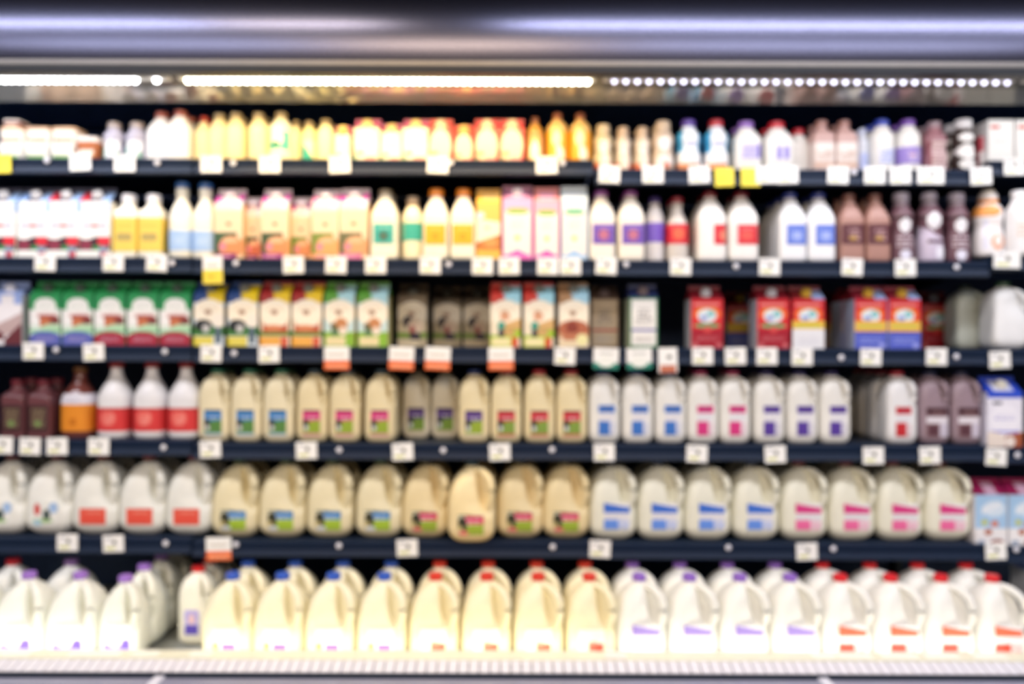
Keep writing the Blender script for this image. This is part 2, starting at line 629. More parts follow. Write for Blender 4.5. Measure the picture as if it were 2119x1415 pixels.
# curved silver fascia: profile rises and leans back
steel = mat('#6c6d84', .27, metal=1.0, noise=.05, scale=8)
prof_o = []
import math as _m2
z, y = 2.134, 2.460
N = 22
for i in range(N + 1):
    t = i / N
    tilt = math.radians(-12 + 60 * t)
    prof_o.append((y, z))
    y += math.sin(tilt) * 0.30 / N
    z += math.cos(tilt) * 0.30 / N
prof = prof_o + [(yy + .012, zz - .006) for yy, zz in prof_o[::-1]]
cpart('canopy_fascia', MB().extrude_x(prof, XL, XR), steel, True)
cpart('canopy_trim', MB().box(XL, XR, 2.444, 2.470, 2.118, 2.136, .004), mat('#8f8a86', .35, metal=.8))
cpart('canopy_lip', MB().box(XL, XR, 2.440, 2.476, 2.099, 2.118, .003), mat('#0a1220', .4))
top = prof_o[-1]
cpart('canopy_top', MB().box(XL, XR, top[0] - .002, 3.38, top[1] - .01, top[1] + .012), mat('#101a2a', .6))
# reflective panel under the canopy
cpart('underside_panel', MB().extrude_x([(2.478, 2.118), (2.75, 2.150), (2.75, 2.160), (2.478, 2.128)], XL, XR), mat('#b8b6b0', .12, metal=1.0, noise=.04))
cpart('reflector_header', MB().extrude_x([(2.752, 2.156), (2.800, 2.113), (2.806, 2.119), (2.806, 2.158)], XL, XR), mat('#f2f0ea', .12, metal=.7, noise=.04))  # reflective strip, shaped and angled to mirror the products below
# uprights between bays
for bx in (BAYS[0][1], BAYS[1][1], BAYS[2][1]):
    cpart('upright', MB().box(bx - .012, bx + .012, 3.315, 3.36, .42, 2.16), mat('#2a3442', .5))
# tray
cpart('tray_floor', MB().box(XL, XR, 2.44, 3.36, .385, .405), mat('#3a4149', .4, metal=.3))
rb = MB()
yy = 2.47
while yy < 3.33:
    rb.cyl((XL, yy, .4155), (XR, yy, .4155), .0035, 6)
    yy += .022
cpart('wire_rack', rb, mat('#b9bdb8', .3, metal=.6))
cpart('front_guard', MB().extrude_x([(2.450, .405), (2.456, .405), (2.450, .486), (2.444, .486)], XL, XR), mat('#e9e4cf', .3))
cpart('tag_ledge', MB().extrude_x([(2.444, .476), (2.450, .486), (2.400, .480), (2.400, .470)], XL, XR), mat('#ecead2', .35))
# air grille: sloping louvres
gb = MB()
xx = XL
while xx < XR:
    gb.extrude_x([(2.399, .464), (2.399, .478), (2.347, .4650), (2.347, .451)], xx, xx + .0245)
    xx += .0285
cpart('air_grille', gb, mat('#eceaf2', .28))
cpart('grille_bed', MB().extrude_x([(2.398, .448), (2.398, .460), (2.348, .448), (2.348, .440)], XL, XR), mat('#b8b8c8', .4))
cpart('bumper_groove', MB().box(XL, XR, 2.3425, 2.3465, .395, .4625), mat('#142334', .6))
cpart('bumper', MB().box(XL, XR, 2.290, 2.340, .330, .4515, .006), mat('#9fa0b8', .3, metal=.2))
cpart('front_panel', MB().box(XL, XR, 2.34, 2.36, .06, .40), mat('#b9b8c4', .35))
cpart('kick_plate', MB().box(XL, XR, 2.40, 2.44, 0.001, .38), mat('#20262e', .5))
cpart('end_panel', MB().box(XL - .03, XL, 2.42, 3.40, .0, 2.3), mat('#2a3038', .5))
cpart('end_panel', MB().box(XR, XR + .03, 2.42, 3.40, .0, 2.3), mat('#2a3038', .5))
for px in (320, 1717):       # bright joint caps on the bumper
    x = (px - 1059.5) * 2.30 / FPX
    cpart('bumper_joint', MB().box(x - .014, x + .014, 2.284, 2.345, .36, .456, .005), mat('#e8e8f6', .3))

# light strips: housing with a row of diode beads
bay_word = ['left end bay', 'middle bay', 'right bay', 'right end bay']
for i, ((x0, x1), col, em) in enumerate(zip(BAYS, ('#fbfbff', '#fff0c8', '#e2e0ff', '#f6f6e6'), (9, 12, 1.2, 2.2))):
    t = thing('light_strip', 'bright diode light strip under the canopy, ' + bay_word[i], 'light', ((x0 + x1) / 2, 2.545, 2.119),
              'light strips under the canopy')
    hw = (x1 - x0) / 2 - .012
    link('housing', MB().box(-hw, hw, -.016, .016, -.010, -.001, .002).mesh(mat('#d8d6d0', .3)), t)
    b = MB(); x = -hw + .03; k = 0
    step = .0335 if i == 2 else .021
    while x < hw - .02:
        skip = i == 0 and (.528 < x < .545 or .56 < x < .574 or x > .59)
        if i == 0 and x > .55 and not skip:
            b2 = MB()
            bmesh.ops.create_uvsphere(b2.bm, u_segments=8, v_segments=6, radius=.009, matrix=Matrix.Translation((x, -.006, -.013)))
            link('diode', b2.mesh(mat(col, .4, emit=em), True), t)
        elif not skip:
            bmesh.ops.create_uvsphere(b.bm, u_segments=8, v_segments=6, radius=.0070 if i > 1 else .0105, matrix=Matrix.Translation((x, -.006, -.013)))
        x += step
    o = link('diode_row', b.mesh(mat(col, .4, emit=em), True), t)
for i, (x0, x1) in enumerate(BAYS):
    t = thing('light_strip', 'thin light strip behind the tray front guard, ' + bay_word[i], 'light', ((x0 + x1) / 2, 2.462, .478),
              'light strips along the tray front')
    hw = (x1 - x0) / 2 - .012
    link('housing', MB().box(-hw, hw, -.0045, .004, -.005, .004, .001).mesh(mat('#e8e6e0', .3)), t)
    b = MB(); x = -hw + .03
    while x < hw - .02:
        b.box(x, x + .008, .0042, .006, -.003, .003); x += .034
    link('diode_row', b.mesh(mat('#fffbe8', .4, emit=6)), t)

# ------------------------------------------------------------------ shelves
RIV = {1: [(97, 336), (325, 340), (482, 340), (932, 338), (1163, 338), (1765, 355)], 2: [(488, 547), (356, 547), (928, 548), (1295, 547), (1522, 550), (1978, 550)],
       3: [(117, 727), (342, 730), (485, 733), (1740, 738), (1978, 735)],
       4: [(340, 928), (703, 932), (918, 932), (1143, 930), (2105, 938)], 5: [(345, 1126), (490, 1128), (703, 1130), (1145, 1131), (1508, 1131), (1725, 1133), (2103, 1133)]}


def shelf(lvl, bi):
    x0, x1 = BAYS[bi]
    z = SHELF[lvl][bi]
    t = thing('shelf', f'dark navy steel shelf with grooved price rail, {SH_NAME[lvl]} from top, {bay_word[bi]}', 'shelf', ((x0 + x1) / 2, 3.0, z), 'dark shelves of the dairy case')
    hw = (x1 - x0) / 2 - .003
    link('deck', MB().box(-hw, hw, -.29, .30, -.018, 0).mesh(mat('#16263c', .45)), t)
    rail = [(-.306, -.002), (-.300, .0), (-.290, .0), (-.290, -.050), (-.303, -.050), (-.312, -.046), (-.306, -.026), (-.302, -.024), (-.302, -.020), (-.306, -.018)]
    link('price_rail', MB().extrude_x(rail, -hw, hw).mesh(rail_m), t)
    for s in (-1, 1):
        link('bracket', MB().extrude_x([(-.25, -.019), (.30, -.019), (.30, -.075), (.2, -.075)], s * (hw - .012) - .0015, s * (hw - .012) + .0015).mesh(mat('#202a38', .5)), t)
    for px, py in RIV[lvl]:
        x = (px - 1059.5) * 2.693 / FPX
        if x0 < x < x1:
            xl = x - (x0 + x1) / 2
            b = MB()
            zc = CAM_Z - (py - 707.5) * 2.693 / FPX - z
            bmesh.ops.create_uvsphere(b.bm, u_segments=12, v_segments=8, radius=.009, matrix=Matrix.Translation((xl, -.311, zc)) @ Matrix.Diagonal((1, .5, 1, 1)))
            o = link('rivet', b.mesh(mat('#e6e6f0', .3), True), t)
            o['label'] = 'round pale rivet on the rail'


for lvl in range(1, 6):
    for bi in range(4):
        shelf(lvl, bi)

# ------------------------------------------------------------------ price tags
def tag_mesh(wd, ht, kind):
    ops = {'white': [('r', .45, .45, .62, .68, '#6a6a60'), ('r', .12, .16, .60, .30, '#d9dc8a'), ('r', .12, .75, .4, .85, '#b9bcc4')],
           'yellow': [('r', .15, .35, .5, .5, '#e0c93a')],
           'orange': [('r', 0, 0, 1, .42, '#f0703a'), ('r', .08, .08, .92, .18, '#f8b08a'), ('r', .12, .62, .85, .7, '#d8cfc4')],
           'green': [('r', 0, 0, 1, .30, '#2f8a78'), ('e', .5, .35, .36, .25, '#f4f6f0'), ('r', .2, .7, .8, .78, '#c8ccc8')],
           'hang': [('r', 0, 0, 1, .48, '#f5dc4a'), ('r', .15, .6, .8, .68, '#cfc9b8'), ('r', .2, .2, .6, .3, '#d0b030')],
           'half': [('r', .1, 0, .9, .32, '#c8765a'), ('r', .45, .55, .7, .72, '#70706a')]}[kind]
    base = '#f6e24a' if kind == 'yellow' else '#fbfaf8'
    V, F, cs = [], [], []
    nu, nv = 24, 20
    for j in range(nv + 1):
        for i in range(nu + 1):
            V.append((-wd / 2 + wd * i / nu, -.0012, -ht / 2 + ht * j / nv))
    for j in range(nv):
        for i in range(nu):
            k = j * (nu + 1) + i
            F.append((k, k + 1, k + nu + 2, k + nu + 1)); cs.append(ink(ops, base, (i + .5) / nu, (j + .5) / nv))
    k = len(V)
    a, b = wd / 2, ht / 2
    V += [(-a, 0, -b), (a, 0, -b), (a, 0, b), (-a, 0, b), (-a, -.0012, -b), (a, -.0012, -b), (a, -.0012, b), (-a, -.0012, b)]
    for q in [(0, 3, 2, 1), (0, 1, 5, 4), (1, 2, 6, 5), (2, 3, 7, 6), (3, 0, 4, 7)]:
        F.append(tuple(k + i for i in q)); cs.append(L(base))
    return mesh_from(V, F, print_mat(.45), colors=cs)


TM = {'white': (tag_mesh(.064, .052, 'white'), 'white price tag'), 'yellow': (tag_mesh(.058, .056, 'yellow'), 'yellow price tag'),
      'orange': (tag_mesh(.077, .070, 'orange'), 'white and orange sale tag'), 'green': (tag_mesh(.077, .064, 'green'), 'white and green sale tag'),
      'hang': (tag_mesh(.060, .086, 'hang'), 'white and yellow hanging tag'), 'half': (tag_mesh(.058, .076, 'half'), 'white tag with brown lower edge'),
      'plain': (tag_mesh(.082, .052, 'white'), 'wide white price tag')}
TAGS = {
    1: [('yellow', 2, 342), ('white', 165, 338), ('white', 257, 340), ('white', 436, 341), ('white', 557, 341), ('white', 702, 341), ('white', 905, 341), ('white', 1130, 341),
        ('white', 1260, 360), ('white', 1350, 360), ('white', 1446, 360), ('yellow', 1498, 365), ('yellow', 1552, 365), ('white', 1585, 360), ('white', 1629, 360),
        ('white', 1733, 360), ('white', 1809, 360), ('white', 1862, 360), ('plain', 1925, 360), ('white', 2029, 361), ('white', 2098, 341)],
    2: [('white', 93, 546), ('white', 234, 546), ('white', 324, 546), ('hang', 440, 560), ('white', 607, 549), ('white', 695, 549), ('white', 777, 549), ('white', 890, 549),
        ('white', 998, 550), ('white', 1053, 550), ('white', 1133, 550), ('white', 1180, 550), ('white', 1254, 549), ('white', 1408, 550), ('white', 1592, 550),
        ('white', 1763, 550), ('white', 1873, 551), ('plain', 2083, 534)],
    3: [('white', 69, 729), ('white', 194, 731), ('white', 437, 733), ('white', 557, 734), ('orange', 697, 742), ('orange', 831, 742), ('orange', 906, 742), ('orange', 1037, 742),
        ('white', 1169, 736), ('green', 1254, 741), ('green', 1323, 741), ('half', 1382, 744), ('white', 1454, 735), ('white', 1522, 735), ('white', 1587, 735), ('white', 1660, 736),
        ('white', 1802, 736), ('white', 1938, 735), ('white', 2069, 741)],
    4: [('white', 6, 924), ('white', 63, 926), ('white', 119, 926), ('white', 205, 926), ('white', 436, 931), ('white', 635, 933), ('white', 834, 935), ('white', 1035, 935),
        ('white', 1251, 935), ('white', 1443, 937), ('white', 1605, 938), ('white', 1808, 940), ('white', 1925, 939), ('white', 2062, 942)],
    5: [('white', 141, 1125), ('white', 236, 1127), ('orange', 454, 1137), ('white', 844, 1134), ('white', 1243, 1135), ('white', 1671, 1139), ('white', 2062, 1137)],
}
BEST = ['left end bay', 'middle bay', 'right bay', 'right end bay']
for lvl, lst in TAGS.items():
    cnt = {}
    for k, px, py in lst:
        x = (px - 1059.5) * 2.69 / FPX
        cnt.setdefault((k, bay_of(x)), []).append((px, py))
    for (k, bi), l2 in cnt.items():
        for i, (px, py) in enumerate(l2):
            x = (px - 1059.5) * 2.686 / FPX
            z = CAM_Z - (py - 707.5) * 2.686 / FPX
            me, nm = TM[k]
            o = link('price_tag', me)
            o.location = (x, 2.6865 - random.uniform(0, .0006), z)
            o.rotation_euler = (0, math.radians(random.uniform(-3, 3)), 0)
            od = ordinal(i, len(l2)) if len(l2) <= 7 else (['leftmost', 'second', 'third', 'fourth', 'fifth', 'sixth', 'seventh', 'eighth', 'ninth', 'tenth', 'eleventh'][i] + (' from left' if i else ''))
            o['label'] = f'{nm} on {SH_NAME[lvl]} rail, {BEST[bi]}' + (f', {od}' if od else '')
            o['category'] = 'price tag'
            o['group'] = 'price tags along the shelf rails'
# labels lying on the tray ledge
led = [(22, 90), (200, 110), (304, 56), (418, 46), (1275, 44), (1706, 50), (1770, 70), (1862, 76), (1950, 72), (2050, 70)]
for i, (px, wpx) in enumerate(led):
    yc = 2.422
    wd = wpx * yc / FPX
    o = link('price_tag', MB().box(-wd / 2, wd / 2, -.019, .019, 0, .0015).mesh(mat('#fbfbea' if i != 4 else '#f7efe9', .4)))
    x = (px - 1059.5) * yc / FPX
    o.location = (x, yc, .4838)
    o.rotation_euler = (math.radians(6.8), 0, 0)
    o['label'] = 'long pale price tag lying on the tray ledge, ' + (['leftmost', 'second', 'third', 'fourth', 'fifth', 'sixth', 'seventh', 'eighth', 'ninth'][i] + (' from left' if i else '') if i < 9 else 'rightmost')
    o['category'] = 'price tag'
    o['group'] = 'pale tags on the tray ledge'

# ------------------------------------------------------------------ products, top shelf
W_ = '#f4f2ee'
CRM = '#f0e0ac'
TANC = '#8a7a5c'
MV = '#8d5f62'
W52 = T(46)
tb = tub(T(52), .052, .09, '#f3f1ea', '#f6f4ec', '#7fae6a')
tb2 = tub(T(52), .050, .09, '#d9b08c', '#f4eee2', '#b5723e')
put('cream_tub', 'tub', 'white tub with green edge in bottom layer', 1, [17, 71, 125], tb, depth=.09, group='white tubs on the top shelf', deep=1)
for i, (px, desc) in enumerate([(22, 'leftmost'), (76, 'middle'), (130, 'rightmost')]):
    x = (px - 1059.5) * 2.73 / FPX
    r = thing('cream_tub', f'tan-lidded tub stacked on a white tub, top shelf, {desc} of three', 'tub', (x, Y_FRONT + .051, SHELF[1][0] + .0535), 'tan-lidded tubs in the upper layer')
    for pn, me in tb2: link(pn, me, r)
x = (24 - 1059.5) * 2.75 / FPX
r = thing('cream_tub', 'single tub on the third layer at the left end, top shelf', 'tub', (x, Y_FRONT + .055, SHELF[1][0] + .104))
for pn, me in tub(T(36), .026, .07, '#f3ece4', '#8a4a40', '#b5723e'): link(pn, me, r)
put('cream_tub', 'tub', 'orange-brown tub with pale lid beside white tubs', 1, [176], tub(T(44), .072, .08, '#e9ded6', '#b5673a', '#d8a070'), depth=.08, deep=1)
put('milk_bottle', 'bottle', 'greyish bottle with white and teal label', 1, [(226, .02), (273, .02)],
    bottle(T(44), .126, '#a89890', '#b9b6c8', 'waist', [('patch', 0, .038, T(34), .055, '#f5f8fa', [('r', 0, 0, .18, .6, '#2f9a80'), ('r', .8, 0, 1, .35, '#2f9a80')])]), depth=T(44), deep=0)
put('milk_bottle', 'bottle', 'plain white bottle with brown-red cap', 1, [(324, .02), 363], bottle(T(50), .160, '#9c4a3a', '#f5f3f2', 'cone', neck=.017), depth=T(50), deep=1)
put('milk_bottle', 'bottle', 'slim cream bottle with small red cap', 1, [(415, .03)], bottle(T(32), .148, '#b5402e', CRM, 'cone', neck=.011, capr=.012), depth=T(36), deep=1)
put('milk_bottle', 'bottle', 'cream bottle with tan cap', 1, [(446, .01), 481, 528], bottle(T(43), .152, TANC, CRM, 'round', neck=.016), depth=T(43), deep=1)
put('milk_bottle', 'bottle', 'cream bottle with teal pictured label', 1, [574], bottle(T(50), .155, TANC, '#f6efcf', 'round',
    [('patch', 0, .058, T(42), .075, '#f3f0d8', [('r', 0, .15, 1, .95, '#3fb8a2'), ('e', .45, .65, .3, .35, '#f5f2dc'), ('e', .38, .38, .2, .14, '#3c8a58'), ('r', .2, 0, .75, .18, '#f5f2dc')])], neck=.016), depth=T(50))
put('milk_bottle', 'bottle', 'slim cream bottle beside the teal label', 1, [(608, .035)], bottle(T(26), .134, TANC, CRM, 'round', neck=.009), depth=T(26), deep=1)
put('milk_bottle', 'bottle', 'small tan-capped bottle with teal corner', 1, [(635, .01)], bottle(T(32), .128, TANC, '#eadf9a', 'round', [('patch', 0, .035, T(26), .06, '#f3ebc4', [('s', 0, .9, 0, .95, 0, .1, '#2fa890')])], neck=.011), depth=T(32), deep=1)
put('milk_bottle', 'bottle', 'small yellow-cream bottle with tan cap', 1, [669], bottle(T(38), .132, TANC, '#f4e9b0', 'round', neck=.014), depth=T(38), deep=1)


def juice(W, H, red, face, capc, corner):
    ops = [('e', .5, .45, .46, .52, face), ('l', .25, .45, .8, .68, 4, '#e8d8c0'), ('e', .25, .22, .14, .06, '#7a8a3a'), ('r', 0, 0, .12, .18, '#7fb08a'), ('e', .65, .08, .25, .06, '#f0b0a8')]
    return carton(W, H, red, ops, red, corner, [('e', .5, .4, .3, .5, '#f2e2b4')], capc)


put('juice_carton', 'carton', 'small pink-cornered carton beside cream bottle', 1, [707], juice(T(31), .110, '#f4ecd2', '#fbf3de', '#e9cf80', '#b0306a'), depth=T(31), deep=1)
put('juice_carton', 'carton', 'cream carton with magenta shoulders and yellow cap', 1, [757, 858], juice(T(52), .135, '#f5e6c4', '#fdf5e0', '#efd690', '#a8386e'), depth=T(52), deep=1)
put('juice_carton', 'carton', 'shorter cream carton with magenta shoulders', 1, [(808, .01)], juice(T(44), .122, '#f5e6c4', '#fdf5e0', '#efd690', '#a8386e'), depth=T(44), deep=1)
put('juice_carton', 'carton', 'pale carton with red edges', 1, [(910, .0)], juice(T(48), .135, '#dd4a3c', '#f6dcc0', '#f3d7b4', '#c23a34'), depth=T(48), deep=1)
put('juice_carton', 'carton', 'short red carton with cream face', 1, [(958, .01)], juice(T(40), .118, '#d84232', '#f8e2c0', '#f0c878', '#d0322a'), depth=T(40), deep=1)
put('juice_carton', 'carton', 'tall red carton with cream oval face', 1, [1006, 1058], juice(T(49), .136, '#e0503c', '#f7dcbc', '#f5dab8', '#c42c34'), depth=T(49), deep=1)
put('juice_bottle', 'bottle', 'slim amber bottle with white label', 1, [(1106, .005)], bottle(T(34), .140, '#7a4a34', '#c08a3c', 'round', [('wrap', .02, .55, '#e0a860', [('e', .5, .35, .36, .5, '#fdf4dc')])], neck=.010), depth=T(34), deep=1)
put('juice_bottle', 'bottle', 'amber bottle with orange and white label', 1, [1153, 1201], bottle(T(45), .154, '#8a5038', '#d9b06a', 'round',
    [('wrap', .02, .60, '#f0a820', [('s', .35, .85, .1, .95, -.3, .3, '#fdf6e4'), ('e', .45, .75, .28, .3, '#fbe9b8')])], neck=.013), depth=T(45))
crm_ops = [('e', .5, .70, .35, .2, '#fbf4ea'), ('r', 0, 0, 1, .22, '#e0764e'), ('e', .55, .22, .3, .25, '#fbeee0')]
put('creamer_bottle', 'bottle', 'tan creamer bottle with white and orange sleeve', 1, [1249], bottle(T(40), .146, '#cdb896', '#c9b68e', 'waist', [('wrap', .02, .72, '#cdbb96', crm_ops)], neck=.018, capr=.021, caph=.03), depth=T(40), deep=1)
put('creamer_bottle', 'bottle', 'narrow tan creamer bottle with white sleeve', 1, [(1290, .01), (1330, .01)], bottle(T(33), .140, '#c8ae92', '#cbb9a2', 'waist', [('wrap', .02, .72, '#dccbb6', crm_ops)], neck=.015, capr=.017, caph=.03), depth=T(33), deep=1)
put('creamer_bottle', 'bottle', 'taller beige creamer bottle with white discs', 1, [1374], bottle(T(44), .158, '#d8c0a4', '#cdb7a0', 'waist', [('wrap', .02, .75, '#d3bda6', [('e', .5, .70, .38, .17, '#ffffff'), ('e', .5, .22, .42, .2, '#f8f0ea'), ('e', .6, .1, .2, .08, '#e07a58')])], neck=.019, capr=.023, caph=.03), depth=T(44), deep=1)
for px, cc, nm in ((1428, '#5a3aa0', 'violet'), (1486, '#c01c30', 'red')):
    put('creamer_bottle', 'bottle', f'white and sky-blue creamer bottle with {nm} cap', 1, [px], bottle(T(50), .164, cc, '#e8f0fa', 'waist', [
        ('wrap', .02, .78, '#fafafa', [('r', 0, .45, .14, 1, '#49b0e0'), ('r', .88, .45, 1, 1, '#49b0e0'), ('r', 0, 0, .9, .16, '#f0a070'), ('r', .25, .6, .8, .68, '#c8d0f0')])], neck=.019, capr=.022, caph=.022), depth=T(50))


def lab_sq(col, inner='#c8c0e8', dot=None, big=True):
    ops = [('r', .14, .14, .86, .86, inner), ('r', .22, .22, .78, .78, col)]
    if dot: ops.append(('e', .5, .45, .22, .2, dot))
    ops.append(('l', .2, .55, .8, .8, 2, inner))
    return col, ops


put('milk_bottle', 'bottle', 'white bottle with violet cap and violet label', 1, [1549], bottle(T(56), .160, '#9a6cc8', W_, 'cone', [('patch', .006, .060, T(40), .046, '#dcd6f6', [('l', .1, .1, .8, .9, 4, '#9080d8'), ('r', .84, .05, 1, .95, '#5a3fc0')])], neck=.019, capr=.024, caph=.02), depth=T(56), deep=1)
put('milk_bottle', 'bottle', 'white bottle with bright red cap', 1, [1614], bottle(T(60), .160, '#d3182e', W_, 'cone', [('patch', .008, .056, T(30), .046, '#efeefa', [('r', .1, .1, .42, .9, '#8a78d8'), ('r', .58, .1, .9, .9, '#8a78d8')])], neck=.019, capr=.024, caph=.02), depth=T(60), deep=1)
put('milk_bottle', 'bottle', 'narrower red-capped white bottle set back', 1, [(1657, .06)], bottle(T(40), .150, '#d3182e', W_, 'cone', neck=.015, capr=.018, caph=.018), depth=T(40), deep=1)
put('milk_bottle', 'bottle', 'translucent brown-pink chocolate milk bottle', 1, [1706, 1753], bottle(T(44), .162, '#a8786e', '#c9a39c', 'square',
    [('wrap', .03, .55, '#e8d6d0', [('e', .5, .6, .4, .42, '#f3e8e2'), ('l', .2, .3, .8, .7, 4, '#c8a898'), ('r', .1, .05, .9, .25, '#ddb8a4')])], neck=.016), depth=T(44), deep=1)
put('milk_bottle', 'bottle', 'small grey-blue bottle beside chocolate milk', 1, [(1788, .02)], bottle(T(26), .140, '#c8d0e8', '#d6dbe8', 'round', [('patch', 0, .035, T(18), .05, '#b8c4f0', [])], neck=.009), depth=T(26), deep=1)
put('milk_bottle', 'bottle', 'white bottle with blue cap and blue label', 1, [1833], bottle(T(50), .166, '#2c44b8', W_, 'round', [('patch', .004, .048, T(34), .052, '#e8ecfb', [('l', .1, .1, .95, .9, 4, '#5a74e0')])], neck=.019, capr=.022, caph=.02), depth=T(50), deep=1)
put('milk_bottle', 'bottle', 'white bottle with violet cap, lilac wrap label', 1, [1888], bottle(T(50), .167, '#7a4ab0', W_, 'round', [('wrap', .14, .46, '#9c86d6', [('l', .25, .2, .85, .8, 4, '#e6dcf4'), ('r', .3, .45, .7, .55, '#d8a0b8')])], neck=.019, capr=.022, caph=.02), depth=T(50), deep=1)
put('milk_bottle', 'bottle', 'mauve brown bottle with pale arched label', 1, [1943], bottle(T(50), .160, '#a08890', '#a07078', 'waist', [('patch', 0, .055, T(40), .08, '#d8bcbc', [('l', .2, .1, .8, .8, 5, '#8a4a50'), ('r', 0, 0, .15, 1, '#9a5a60')])], neck=.02, capr=.022), depth=T(50), deep=1)
put('creamer_bottle', 'bottle', 'dark brown bottle with white cap and discs', 1, [2003], bottle(T(44), .166, '#f4f2f4', '#3c2c28', 'waist', [('wrap', .02, .75, '#3e302c', [('e', .45, .86, .38, .13, '#f6f4f2'), ('e', .5, .50, .5, .2, '#f4f2f0'), ('e', .5, .16, .4, .14, '#f8f6f4')])], neck=.02, capr=.026, caph=.028), depth=T(44), deep=1)
put('milk_carton', 'box', 'red and white box at the right end', 1, [(2036, .03)], box_pack(T(20), .115, .06, '#c84a5a', [('r', 0, 0, 1, .6, '#efe6e6')], '#c04050'), depth=.06, bay=2, deep=1)
put('milk_carton', 'box', 'plain white box with small red mark', 1, [2070, 2127], box_pack(T(52), .130, .08, '#f4f2ee', [('r', .1, .78, .45, .86, '#d05048'), ('l', .2, .45, .8, .55, 2, '#d8d4d4')], '#f0eeee'), depth=.08, bay=3, deep=1)

# ------------------------------------------------------------------ second shelf


def yogurt(redcap=True):
    ops = [('r', 0, .80, .1, 1, '#a8c8f0'), ('r', .9, .80, 1, 1, '#a8c8f0'), ('s', .1, .9, .55, .57, .55, .57, '#6a70a0'), ('r', .12, .545, .88, .575, '#7078a8'), ('e', .5, .565, .14, .03, '#c06a70'),
           ('r', 0, .12, 1, .37, '#43202c'), ('e', .22, .41, .32, .09, '#faf8f6'), ('e', .22, .22, .2, .09, '#8a3048'), ('e', .55, .24, .14, .10, '#26202a'), ('e', .6, .18, .2, .04, '#3c8a4a'),
           ('e', .80, .29, .22, .08, '#e02a3c'), ('r', 0, 0, 1, .13, '#f4f4f0'), ('r', .66, .0, .92, .2, '#8ea0b8'), ('r', .7, .02, .9, .10, '#d23a40')]
    g = [('r', 0, 0, .30, 1, '#d83848' if redcap else '#8fb0e8'), ('r', .7, .0, 1, 1, '#9fc0ee')]
    return carton(T(64), .222, '#f7f6f6', ops, '#f1eee0', '#3a3850', g, '#f6f6f8')


put('almond_milk_carton', 'carton', 'white carton with blue corners, dark berry band', 2, [-1, 67], yogurt(False), depth=T(64), group='berry almond milk cartons')
put('almond_milk_carton', 'carton', 'white berry carton with red patch beside cap', 2, [131, 196], yogurt(True), depth=T(60), group='berry almond milk cartons')
put('milk_bottle', 'bottle', 'white wide-mouth bottle with yellow label', 2, [256, 308], bottle(T(49), .202, '#ececf2', '#f7f3e6', 'square', [('wrap', .10, .62, '#f0d160', [('e', .5, .42, .16, .13, '#b5a060'), ('l', .2, .72, .8, .85, 2, '#d8b84a')])], neck=.019, capr=.022, caph=.024), depth=T(49))
put('milk_bottle', 'bottle', 'tall white bottle with blue cap, pale-blue label', 2, [368, 417], bottle(T(48), .240, '#3f78c8', '#f6f2e2', 'carafe', [('wrap', .10, .36, '#a8c8f0', [('l', .2, .3, .8, .7, 3, '#c8dcf6')])], neck=.019, capr=.021, caph=.018), depth=T(48))


def bowl(W, H, green='#5a6a3a', purple='#8a2a68', gab='#d85ab0', cap='#f8e8f0', food='#e0905a'):
    ops = [('r', 0, .86, 1, 1, '#f6e8e0'), ('r', .7, .9, 1, 1, '#e4f0f8'), ('e', .5, .62, .1, .035, '#c07a50'), ('l', .2, .66, .8, .78, 3, '#e6d0b4'), ('r', 0, .08, .78, .46, green), ('e', .62, .21, .46, .19, food), ('e', .55, .33, .3, .05, '#f0b890'),
           ('e', .3, .22, .12, .07, '#e88aa0'), ('r', .0, 0, .8, .10, purple), ('r', .12, .03, .6, .06, '#e8a0c0')]
    return carton(W, H, '#f0d9b6', ops, '#e0b47a', '#f4e4e8', [('r', 0, 0, .22, .8, gab), ('r', .80, .3, 1, 1, gab), ('r', .85, 0, 1, .3, '#b8d8f0')], cap)


put('soup_carton', 'carton', 'pink-topped carton with orange bowl, dark band', 2, [472], bowl(T(58), .222, '#3c5a3c'), depth=T(58))
put('soup_carton', 'carton', 'set-back pink-topped carton with orange bowl', 2, [(520, .03)], bowl(T(38), .200, '#4a5a3a', food='#d87048'), depth=T(50))
put('soup_carton', 'carton', 'magenta-capped carton with orange bowl, purple base', 2, [568], bowl(T(56), .222, '#3c5030', '#a03a80'), depth=T(56))
put('soup_carton', 'carton', 'set-back magenta-topped carton with green band', 2, [(621, .03)], bowl(T(42), .200, '#6a8a30', '#a87a40'), depth=T(50))
put('soup_carton', 'carton', 'pink-capped carton with orange bowl, green band', 2, [672], bowl(T(56), .221, '#7a8c3a', '#e8a060', '#f08ab8', food='#eaa868'), depth=T(56))
put('soup_carton', 'carton', 'wide pink-capped carton with dark dish picture', 2, [731], bowl(T(58), .225, '#6a6a48', '#d870a0', '#e860b8', food='#dfa070'), depth=T(58))
for px, w_, h_, cc, lc, cp, back, bl in [(793, 58, .222, '#6a6a60', '#2f9f96', 'teal', 0, 0)]:
    put('milk_bottle', 'bottle', 'tall white bottle with square teal label', 2, [px], bottle(T(58), .222, '#a89a80', '#fbf2da', 'cone', [('patch', 0, .080, T(42), .062, '#3fb0a4', [('e', .5, .4, .32, .3, '#2c8a80'), ('e', .5, .38, .14, .15, '#5a4a28'), ('l', .2, .75, .8, .85, 1, '#a8e0d4')])], neck=.018, capr=.021), depth=T(58), deep=1)
put('milk_bottle', 'bottle', 'short tan-capped bottle with teal wrap label', 2, [(851, .01)], bottle(T(43), .200, '#9a8468', '#f8ecc8', 'round', [('wrap', .30, .58, '#3fae9a', [('r', 0, .2, .1, .9, '#8fc8a8')])], neck=.016, caph=.03), depth=T(43))
